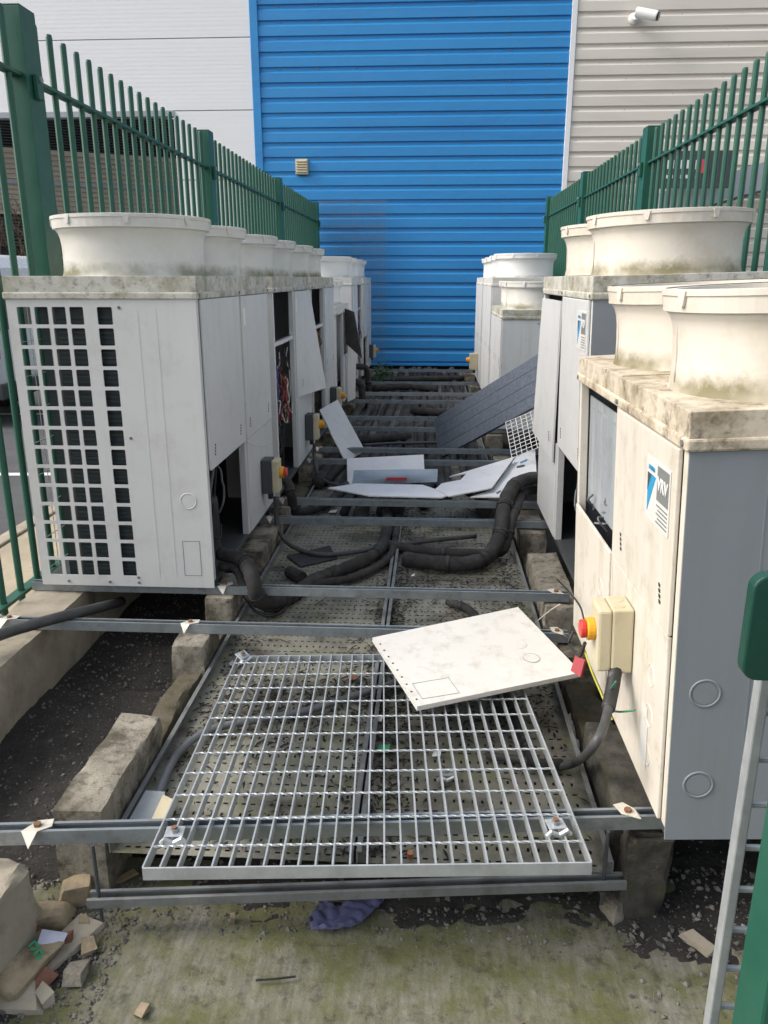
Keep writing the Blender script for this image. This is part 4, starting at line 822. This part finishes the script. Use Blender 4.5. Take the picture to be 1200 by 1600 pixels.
for k, (ya, xa, xb) in enumerate(((9.0, -0.2, 0.45), (10.9, -0.8, 0.1), (11.9, -0.7, 0.5), (7.2, -0.75, -0.2))):
    pipe('insulated_pipe', 'black pipe lying across the other pipes on the far tray', [(xa, ya, 0.29), ((xa + xb) / 2, ya + rn.uniform(-.3, .3), 0.31), (xb, ya + rn.uniform(-.2, .5), 0.29)], 0.045, group='pipes laid across the far tray', lump=0.05)
# cables
pipe('power_cable', 'grey power cable looping from the nearest left isolator across the tray', [(-0.925, 4.56, 0.48), (-0.925, 4.56, 0.36), (-0.90, 4.52, 0.27), (-0.80, 4.42, 0.21), (-0.6, 4.33, 0.195), (-0.3, 4.45, 0.20), (0.0, 4.58, 0.21), (0.3, 4.66, 0.22)], 0.0145, 'cable', 9, 'cable')
pipe('power_cable', 'grey power cable hanging from the second left isolator', [(-0.92, 6.17, 0.48), (-0.92, 6.15, 0.36), (-0.86, 6.0, 0.25), (-0.7, 5.85, 0.22), (-0.45, 5.85, 0.21), (0.1, 5.95, 0.22), (0.3, 6.0, 0.25)], 0.014, 'cable', 9, 'cable')
pipe('power_cable', 'grey cable crossing the far pipes between two rails', [(-0.6, 7.0, 0.3), (-0.3, 7.15, 0.29), (0.1, 7.2, 0.29), (0.35, 7.15, 0.29)], 0.014, 'cable', 9, 'cable')
pipe('power_cable', 'thick grey cable drooping from the near right isolator', [atX(958, 1050, .545), atX(954, 1085, .53), atX(945, 1130, .495), atX(928, 1165, .455), atZ(905, 1188, .25), atZ(880, 1197, .205), atZ(850, 1193, .2), atZ(760, 1180, .195)], 0.0135, 'cable', 10, 'cable')
pipe('power_cable', 'black heat shrink sleeve at the top of the near right cable', [atX(962, 1046, .555), atX(956, 1080, .535), atX(950, 1108, .515)], [0.02][0], 'black', 10, 'cable')
pipe('power_cable', 'thick black cable slanting out from under the nearest left unit', [atZ(190, 940, .20), atZ(140, 953, .34), atZ(80, 968, .372), atZ(0, 992, .378), atZ(-60, 1020, .37)], 0.024, 'cable', 10, 'cable')
pipe('power_cable', 'grey flexible conduit curving over the left tray under the grating', [atZ(245, 1250, .19), atZ(262, 1205, .195), atZ(285, 1170, .195), atZ(330, 1140, .2), atZ(400, 1125, .2), atZ(480, 1110, .2), atZ(560, 1085, .2), atZ(640, 1060, .2), atZ(720, 1040, .2)], 0.014, 'cable_grey', 10, 'cable')
pipe('power_cable', 'thin black cable looped beside the nearest left block', [atZ(380, 930, .25), atZ(400, 955, .2), atZ(425, 962, .19), atZ(445, 950, .19), atZ(455, 930, .19)], 0.007, 'black', 8, 'cable')
pipe('earth_wire', 'green and yellow earth wire hanging from the near isolator', [atX(912, 1012, .50), atX(925, 1050, .51), atX(940, 1085, .52), atX(950, 1110, .53), atX(957, 1125, .54)], 0.0035, 'wire_y', 6, 'wire')
pipe('earth_wire', 'loose green wire curling beside the thick right cable', [atX(962, 1065, .53), atX(950, 1085, .53), atX(948, 1105, .54), atX(965, 1112, .55), atX(992, 1110, .585)], 0.0032, 'wire_g', 6, 'wire')
pipe('thin_wire', 'thin dark wire running from the second right unit to the near isolator', [atX(870, 905, .64), atX(885, 920, .60), atX(905, 945, .52), atX(913, 970, .49)], 0.0035, 'wire_k', 6, 'wire')
pipe('thin_wire', 'pale loose wire sticking up behind the white cover panel', [atZ(840, 970, .36), atZ(858, 955, .42), atZ(875, 944, .47)], 0.002, 'wire_w', 6, 'wire')
pipe('thin_wire', 'white wire sticking out of the nearest left unit face', [atX(386, 690, -.985), atX(400, 697, -.95), atX(415, 697, -.93), atX(423, 692, -.92)], 0.003, 'wire_w', 6, 'wire')
tg = patch('red_tag', 'redtag', None, atX(893, 1048, .50), atX(908, 1058, .50), atX(915, 1032, .50), atX(900, 1024, .50), 0.006, 2); tag(tg, 'red plastic tag hanging below the near isolator knob', 'tag')
mbk = MB().tube(spline([atX(897, 985, .49), atX(890, 1005, .5), atX(905, 1025, .5), atX(914, 1005, .49)], 6), 0.006, 6).build('wire_loop', 'wire_k'); tag(mbk, 'black wire loop tangled beside the near isolator knob', 'wire')

# ================================================================== DEBRIS
ft = patch('rubber_mat', 'black', None, atZ(448, 869, TZ + .012), atZ(470, 886, TZ + .006), atZ(527, 873, TZ + .006), atZ(515, 853, TZ + .02), 0.008, 3); tag(ft, 'flat black rubber offcut on the left tray', 'offcut')
ft = MB().tube([atZ(452, 893, TZ + .03), atZ(472, 903, TZ + .03)], 0.036, 12).build('insulation_offcut', 'foam', bevel=0.004); tag(ft, 'short black insulation offcut by the third rail', 'offcut')
bx_ = patch('metal_offcut', 'dusty', None, atZ(203, 1280, TZ + .03), atZ(248, 1290, TZ + .03), atZ(258, 1238, TZ + .05), atZ(228, 1236, TZ + .05), 0.006, 2); tag(bx_, 'grey metal offcut by the front left of the tray', 'offcut')
bx_ = patch('plastic_trunking', 'print_pale', None, atZ(235, 1286, TZ + .045), atZ(252, 1290, TZ + .045), atZ(270, 1250, TZ + .055), atZ(255, 1243, TZ + .055), 0.008, 2); bx_.data.materials[0] = M['cream']; tag(bx_, 'cream plastic trunking scrap beside the grey offcut', 'scrap')
gs = patch('gasket_plate', 'galv_light', None, atZ(357, 1038, TZ + .01), atZ(370, 1044, TZ + .01), atZ(380, 1034, TZ + .012), atZ(366, 1029, TZ + .012), 0.004, 1); tag(gs, 'small square metal washer plate on the left tray', 'plate')
cp_ = MB().tube([atZ(641, 1340, TZ + .01), atZ(641, 1332, TZ + .03)], 0.009, 12).build('copper_stub', 'copper'); tag(cp_, 'short copper pipe stub under the front of the grating', 'pipe stub')
for (x, y, w, m, lb) in ((590, 1125, .02, 'white', 'white plastic scrap under the grating beside the tray joint'), (598, 1172, .025, 'greenplastic', 'green plastic scrap under the middle of the grating'), (682, 1180, .016, 'white', 'pale clip under the grating right of the joint'),
                         (645, 900, .01, 'white', 'tiny white scrap near the pipes'), (520, 800, .03, 'white', 'white paper scrap behind the fifth rail'), (620, 598, .06, 'white', 'white rag on the far pipes'), (550, 1060, .022, 'brick_red', 'reddish wrapper under the back of the grating')):
    c = atZ(x, y, TZ + 0.012 if y > 700 else 0.28); o = patch('litter_scrap', m, None, c + Vector((-w, -w * .5, 0)), c + Vector((w * .8, -w * .8, .004)), c + Vector((w, w * .7, .012)), c + Vector((-w * .6, w, .0)), 0.003, 2, 0.004); tag(o, lb, 'litter')
# dark leaf and dirt drifts on the trays
dr = MB(); rn = random.Random(9)
def drift(cx, cy, sx, sy, n, z0):
    for _ in range(n):
        x, y = rn.gauss(cx, sx), rn.gauss(cy, sy); r = rn.uniform(.003, .010)
        if y < 1.87 or x < -.88 or x > .51: continue
        w = rn.uniform(0, 6.3); z = z0 + rn.uniform(.002, .012); t = rn.uniform(-.006, .006)
        a, b = Vector((math.cos(w), math.sin(w), 0)) * r * rn.uniform(1, 3.2), Vector((-math.sin(w), math.cos(w), 0)) * r * .5
        p = Vector((x, y, z)); dr.add([p - a, p - b + Vector((0, 0, abs(t))), p + a, p + b + Vector((0, 0, .004))], [(0, 1, 2, 3)])
for cx, cy, sx, sy, n in ((-.16, 2.2, .07, .5, 500), (-.18, 3.4, .06, .4, 320), (-.16, 4.5, .06, .5, 260), (-.6, 2.55, .14, .2, 260), (-.4, 2.75, .25, .12, 300), (.2, 2.9, .2, .25, 240), (.45, 3.8, .06, .6, 260), (-.3, 1.9, .35, .1, 160), (.1, 3.9, .2, .2, 240), (-.82, 3.0, .05, .5, 120), (-.2, 5.2, .4, .3, 300)):
    drift(cx, cy, sx, sy, n * 2, TZ)
o = dr.build('leaf_litter', 'soil', fix=False); tag(o, 'dark leaf and dirt litter on the cable trays', 'litter', kind='stuff')
# twigs
tw = MB()
for _ in range(70):
    x, y = rn.uniform(-.85, .5), rn.uniform(1.9, 5.5); w = rn.uniform(0, 3.1); l = rn.uniform(.03, .12); tw.tube([(x, y, TZ + .006), (x + math.cos(w) * l * .5, y + math.sin(w) * l * .5 + rn.gauss(0, .01), TZ + .014), (x + math.cos(w) * l, y + math.sin(w) * l, TZ + .008)], .0022, 4)
tag(tw.build('twig_litter', 'twig'), 'thin twigs scattered on the cable trays', 'twigs', kind='stuff')
# gravel on soil: front strip, left bed
gv = MB(); ph = [Vector(v) for v in ((1, 0, 0), (-1, 0, 0), (0, 1, 0), (0, -1, 0), (0, 0, 1), (0, 0, -1))]
pf = [(0, 2, 4), (2, 1, 4), (1, 3, 4), (3, 0, 4), (2, 0, 5), (1, 2, 5), (3, 1, 5), (0, 3, 5)]
def stones(x0, x1, y0, y1, n, r0, r1):
    for _ in range(n):
        x, y, r = rn.uniform(x0, x1), rn.uniform(y0, y1), r0 + (r1 - r0) * rn.random() ** 3; q = Matrix.Rotation(rn.uniform(0, 6), 3, (rn.random(), rn.random(), 1))
        gv.add([q @ Vector((v.x * r * rn.uniform(.7, 1.3), v.y * r * rn.uniform(.7, 1.2), v.z * r * .6)) + Vector((x, y, max(soil_z(x, y), 0.02 if y < 1.95 and x > -1.0 else -1) + r * .2)) for v in ph], pf)
stones(-1.62, -1.05, 1.3, 4.2, 2600, .002, .011); stones(-1.0, 1.0, 1.72, 2.05, 1400, .002, .012); stones(.5, 1.4, 1.5, 2.4, 900, .002, .014); stones(-1.15, -.80, 1.3, 1.9, 2200, .002, .010); stones(.53, .56, 2.0, 4.0, 200, .004, .02); stones(-.9, .9, 1.4, 1.75, 200, .001, .004); stones(-.8, .6, 1.70, 1.84, 900, .001, .006)
tag(gv.build('gravel', 'stone', fix=False), 'small gravel and grit over the dark soil', 'gravel', kind='stuff')
# rubble lower left
def lump(name, label, cat, px, z, dx, dy, dz, m, rz, seed, tilt=(0, 0)):
    c = atZ(*px, z); o = rough_block(MB(), -dx / 2, dx / 2, -dy / 2, dy / 2, -0.01, dz, seed, min(dx, dy, dz) * .14, warp=0.25).build(name, m, loc=c); o.rotation_euler = (tilt[0], tilt[1], rz); tag(o, label, cat); return o
kb2 = rough_block(MB(), -0.32, 0.03, -0.75, 0.0, -0.02, 0.235, 901, 0.014).build('broken_kerb', 'kerb', loc=(-1.07, 1.735, 0)); kb2.rotation_euler = (0, R_(-6), R_(-3)); tag(kb2, 'large rough broken kerb slab at the lower left edge', 'kerb')
lump('rubble_stone', 'concrete lump with a red paint mark beside the front channel end', 'rubble', (118, 1405), 0.03, .075, .07, .075, 'brick', .5, 1)
lump('brick_fragment', 'tan brick fragment beside the broken kerb slab', 'brick', (78, 1442), 0.02, .10, .07, .055, 'brick', .35, 2)
lump('brick_fragment', 'large tan brick fragment at the lower left corner', 'brick', (35, 1520), 0.02, .10, .17, .05, 'brick', -.35, 3)
lump('concrete_fragment', 'flat grey concrete fragment under the white paper', 'rubble', (88, 1495), 0.01, .085, .20, .035, 'kerb', -.35, 4)
lump('concrete_fragment', 'flat stone at the bottom left corner', 'rubble', (20, 1570), 0.01, .14, .09, .03, 'kerb', .3, 5)
lump('brick_fragment', 'small red brick sliver against the broken kerb', 'brick', (48, 1462), 0.04, .022, .08, .03, 'brick_red', -.1, 6)
lump('rubble_stone', 'pointed stone in front of the mossy right block', 'rubble', (960, 1425), 0.01, .085, .08, .085, 'concrete', .4, 7)
lump('rubble_stone', 'small pale stone on the ground below the right unit', 'rubble', (1098, 1478), 0.03, .035, .09, .022, 'kerb', .7, 8)
lump('rubble_stone', 'tan chip of stone on the front slab edge', 'rubble', (364, 1436), 0.03, .012, .018, .015, 'brick', .2, 9)
lump('brick_fragment', 'little pink tile chip on the front slab', 'brick', (222, 1578), 0.03, .022, .032, .006, 'brick', -.3, 10)
rq = random.Random(31)
for k, (x, y) in enumerate(((128, 1440), (105, 1470), (30, 1478), (62, 1530), (70, 1555), (140, 1478), (18, 1545), (118, 1520))):
    c = atZ(x, y, 0.03); o = rough_block(MB(), -rq.uniform(.012, .03), rq.uniform(.012, .03), -rq.uniform(.012, .03), rq.uniform(.012, .03), -0.01, rq.uniform(.012, .035), 700 + k, 0.004, warp=0.25).build('rubble_stone', rq.choice(['brick', 'kerb', 'concrete', 'brick_red']), loc=c); o.rotation_euler = (rq.uniform(-.3, .3), rq.uniform(-.3, .3), rq.uniform(0, 3))
    tag(o, '%s small rubble piece counted down the lower left corner heap' % ORD[k], 'rubble', 'small rubble at the lower left')
pp = patch('paper_scrap', 'paper', None, atZ(58, 1475, .062), atZ(95, 1481, .062), atZ(106, 1458, .068), atZ(66, 1452, .07), 0.002, 6, 0.006); tag(pp, 'crumpled printed paper on the rubble at lower left', 'paper')
for (x, y), lb in (((52, 1480), 'green plastic tie on the left rubble, upper one'), ((60, 1494), 'green plastic tie on the left rubble, lower one')):
    c = atZ(x, y, .065); o = MB().tube(spline([c + Vector((-.012, 0, 0)), c + Vector((0, .012, .006)), c + Vector((.012, -.004, 0)), c + Vector((0, -.012, .004))], 4), .0035, 6).build('plastic_tie', 'greenplastic'); tag(o, lb, 'litter')
st_ = MB().tube([atZ(400, 1532, .034), atZ(430, 1530, .037), atZ(462, 1526, .034)], .003, 5).build('wire_offcut', 'wire_k'); tag(st_, 'short black wire offcut on the front slab', 'wire')
wd = patch('wood_offcut', 'wood', None, atZ(172, 1380, .02), atZ(178, 1384, .02), atZ(216, 1364, .05), atZ(210, 1358, .05), 0.012, 2); tag(wd, 'mouldy wood offcut under the front left of the grating', 'wood')
sr = MB(); 
for _ in range(60): 
    x, y = rn.uniform(-.75, .6), rn.uniform(1.45, 1.8); w = rn.uniform(0, 3); l = rn.uniform(.006, .02); sr.tube([(x, y, .032), (x + l * math.cos(w), y + l * math.sin(w), .034)], .0012, 4)
tag(sr.build('slab_crumbs', 'wood'), 'dry stalks and crumbs on the front slab', 'debris', kind='stuff')
# blue cloth: crumpled sheet
def cloth():
    nx, ny = 44, 26; vs = []
    out = [(482, 1440), (500, 1415), (520, 1392), (560, 1392), (610, 1388)]; bot = [(486, 1458), (520, 1456), (556, 1450), (580, 1430), (612, 1400)]
    for j in range(ny + 1):
        for i in range(nx + 1):
            a = i / nx * 4; k = min(3, int(a)); t = a - k
            p0 = [out[k][q] * (1 - t) + out[k + 1][q] * t for q in (0, 1)]; p1 = [bot[k][q] * (1 - t) + bot[k + 1][q] * t for q in (0, 1)]
            b = j / ny; c = atZ(p0[0] * (1 - b) + p1[0] * b, p0[1] * (1 - b) + p1[1] * b, 0.034)
            c.z += 0.012 * abs(mn.noise((c.x * 26, c.y * 40, 1))) * 2 + 0.02 * max(0, mn.noise((c.x * 12, c.y * 18, 3))) + 0.004
            vs.append(c)
    return MB().add(vs, [(j * (nx + 1) + i, j * (nx + 1) + i + 1, (j + 1) * (nx + 1) + i + 1, (j + 1) * (nx + 1) + i) for j in range(ny) for i in range(nx)
                         if not (16 < i < 26 and 4 < j < 12)])
cl = cloth().build('blue_cloth', 'cloth', fix=False, smooth=True); cl.modifiers.new('s', 'SOLIDIFY').thickness = 0.002; tag(cl, 'crumpled dark blue cloth at the back edge of the front slab', 'cloth')
fo = MB(); nf = 60; vs = []
for j in range(nf + 1):
    for i in range(5):
        y = 1.98 + 0.75 * j / nf; x = 0.528 + 0.034 * i / 4; vs.append((x + .006 * mn.noise((x * 60, y * 30, 2)), y, 0.13 + 0.035 * mn.noise((x * 50, y * 28, 0)) + 0.03 * mn.noise((x * 20, y * 9, 5))))
o = fo.add(vs, [(j * 5 + i, j * 5 + i + 1, (j + 1) * 5 + i + 1, (j + 1) * 5 + i) for j in range(nf) for i in range(4)]).build('crumpled_film', 'print_pale', fix=False)
o.modifiers.new('s', 'SOLIDIFY').thickness = 0.0015; tag(o, 'crumpled pale plastic film between the right tray edge and the block', 'film')
# weed by the far left unit
wdp = thing('weed', 'small green weed growing beside the farthest left isolator', 'plant', (-0.72, 11.95, 0.2)); lf = MB()
for _ in range(260):
    c = Vector((rn.gauss(0, .09), rn.gauss(0, .09), abs(rn.gauss(.14, .09)))); a = Vector((rn.gauss(0, 1), rn.gauss(0, 1), rn.gauss(0, .5))).normalized() * .03; b = a.cross(Vector((rn.gauss(0, 1), rn.gauss(0, 1), 1))).normalized() * .011
    lf.add([c - a, c - b, c + a, c + b], [(0, 1, 2, 3)])
lf.build('leaves', 'leaf', wdp, fix=False); MB().tube([(0, 0, -.05), (0.02, 0, .2)], .006, 5).build('stem', 'twig', wdp)

# ================================================================== FOREGROUND POST AND LADDER
gp = thing('gate_post', 'green steel gate post with a rounded lock plate at the right edge', 'gate post', (0.572, 1.0, 0))
MB().box(-0.05, 0.07, -0.03, 0.06, 0.0, 2.2).build('post', 'green', gp, bevel=0.006)
rc = []
for cx_, cz_, a0 in ((0.01, 1.375, 0), (-0.143, 1.375, 90), (-0.143, 1.271, 180), (0.01, 1.271, 270)):
    rc += [(cx_ + 0.021 * math.cos(R_(a0 + t * 15)), -0.036, cz_ + 0.021 * math.sin(R_(a0 + t * 15))) for t in range(7)]
MB().prism(rc, (0, -0.022, 0)).build('lock_plate', 'green_dark', gp, bevel=0.003)
ld = thing('cable_ladder', 'upright galvanised ladder section behind the green gate post', 'ladder', (0.512, 1.12, 0.0))
MB().box(-0.003, 0.015, -0.012, 0.012, 0.03, 1.19).build('stile', 'galv_light', ld, bevel=0.003)
MB().box(0.29, 0.306, -0.012, 0.012, 0.03, 1.19).build('stile', 'galv_light', ld, bevel=0.003)
for k in range(14): MB().tube([(0.014, 0, 0.10 + k * 0.0835), (0.292, 0, 0.10 + k * 0.0835)], 0.0055, 8).build('rung', 'galv_light', ld)
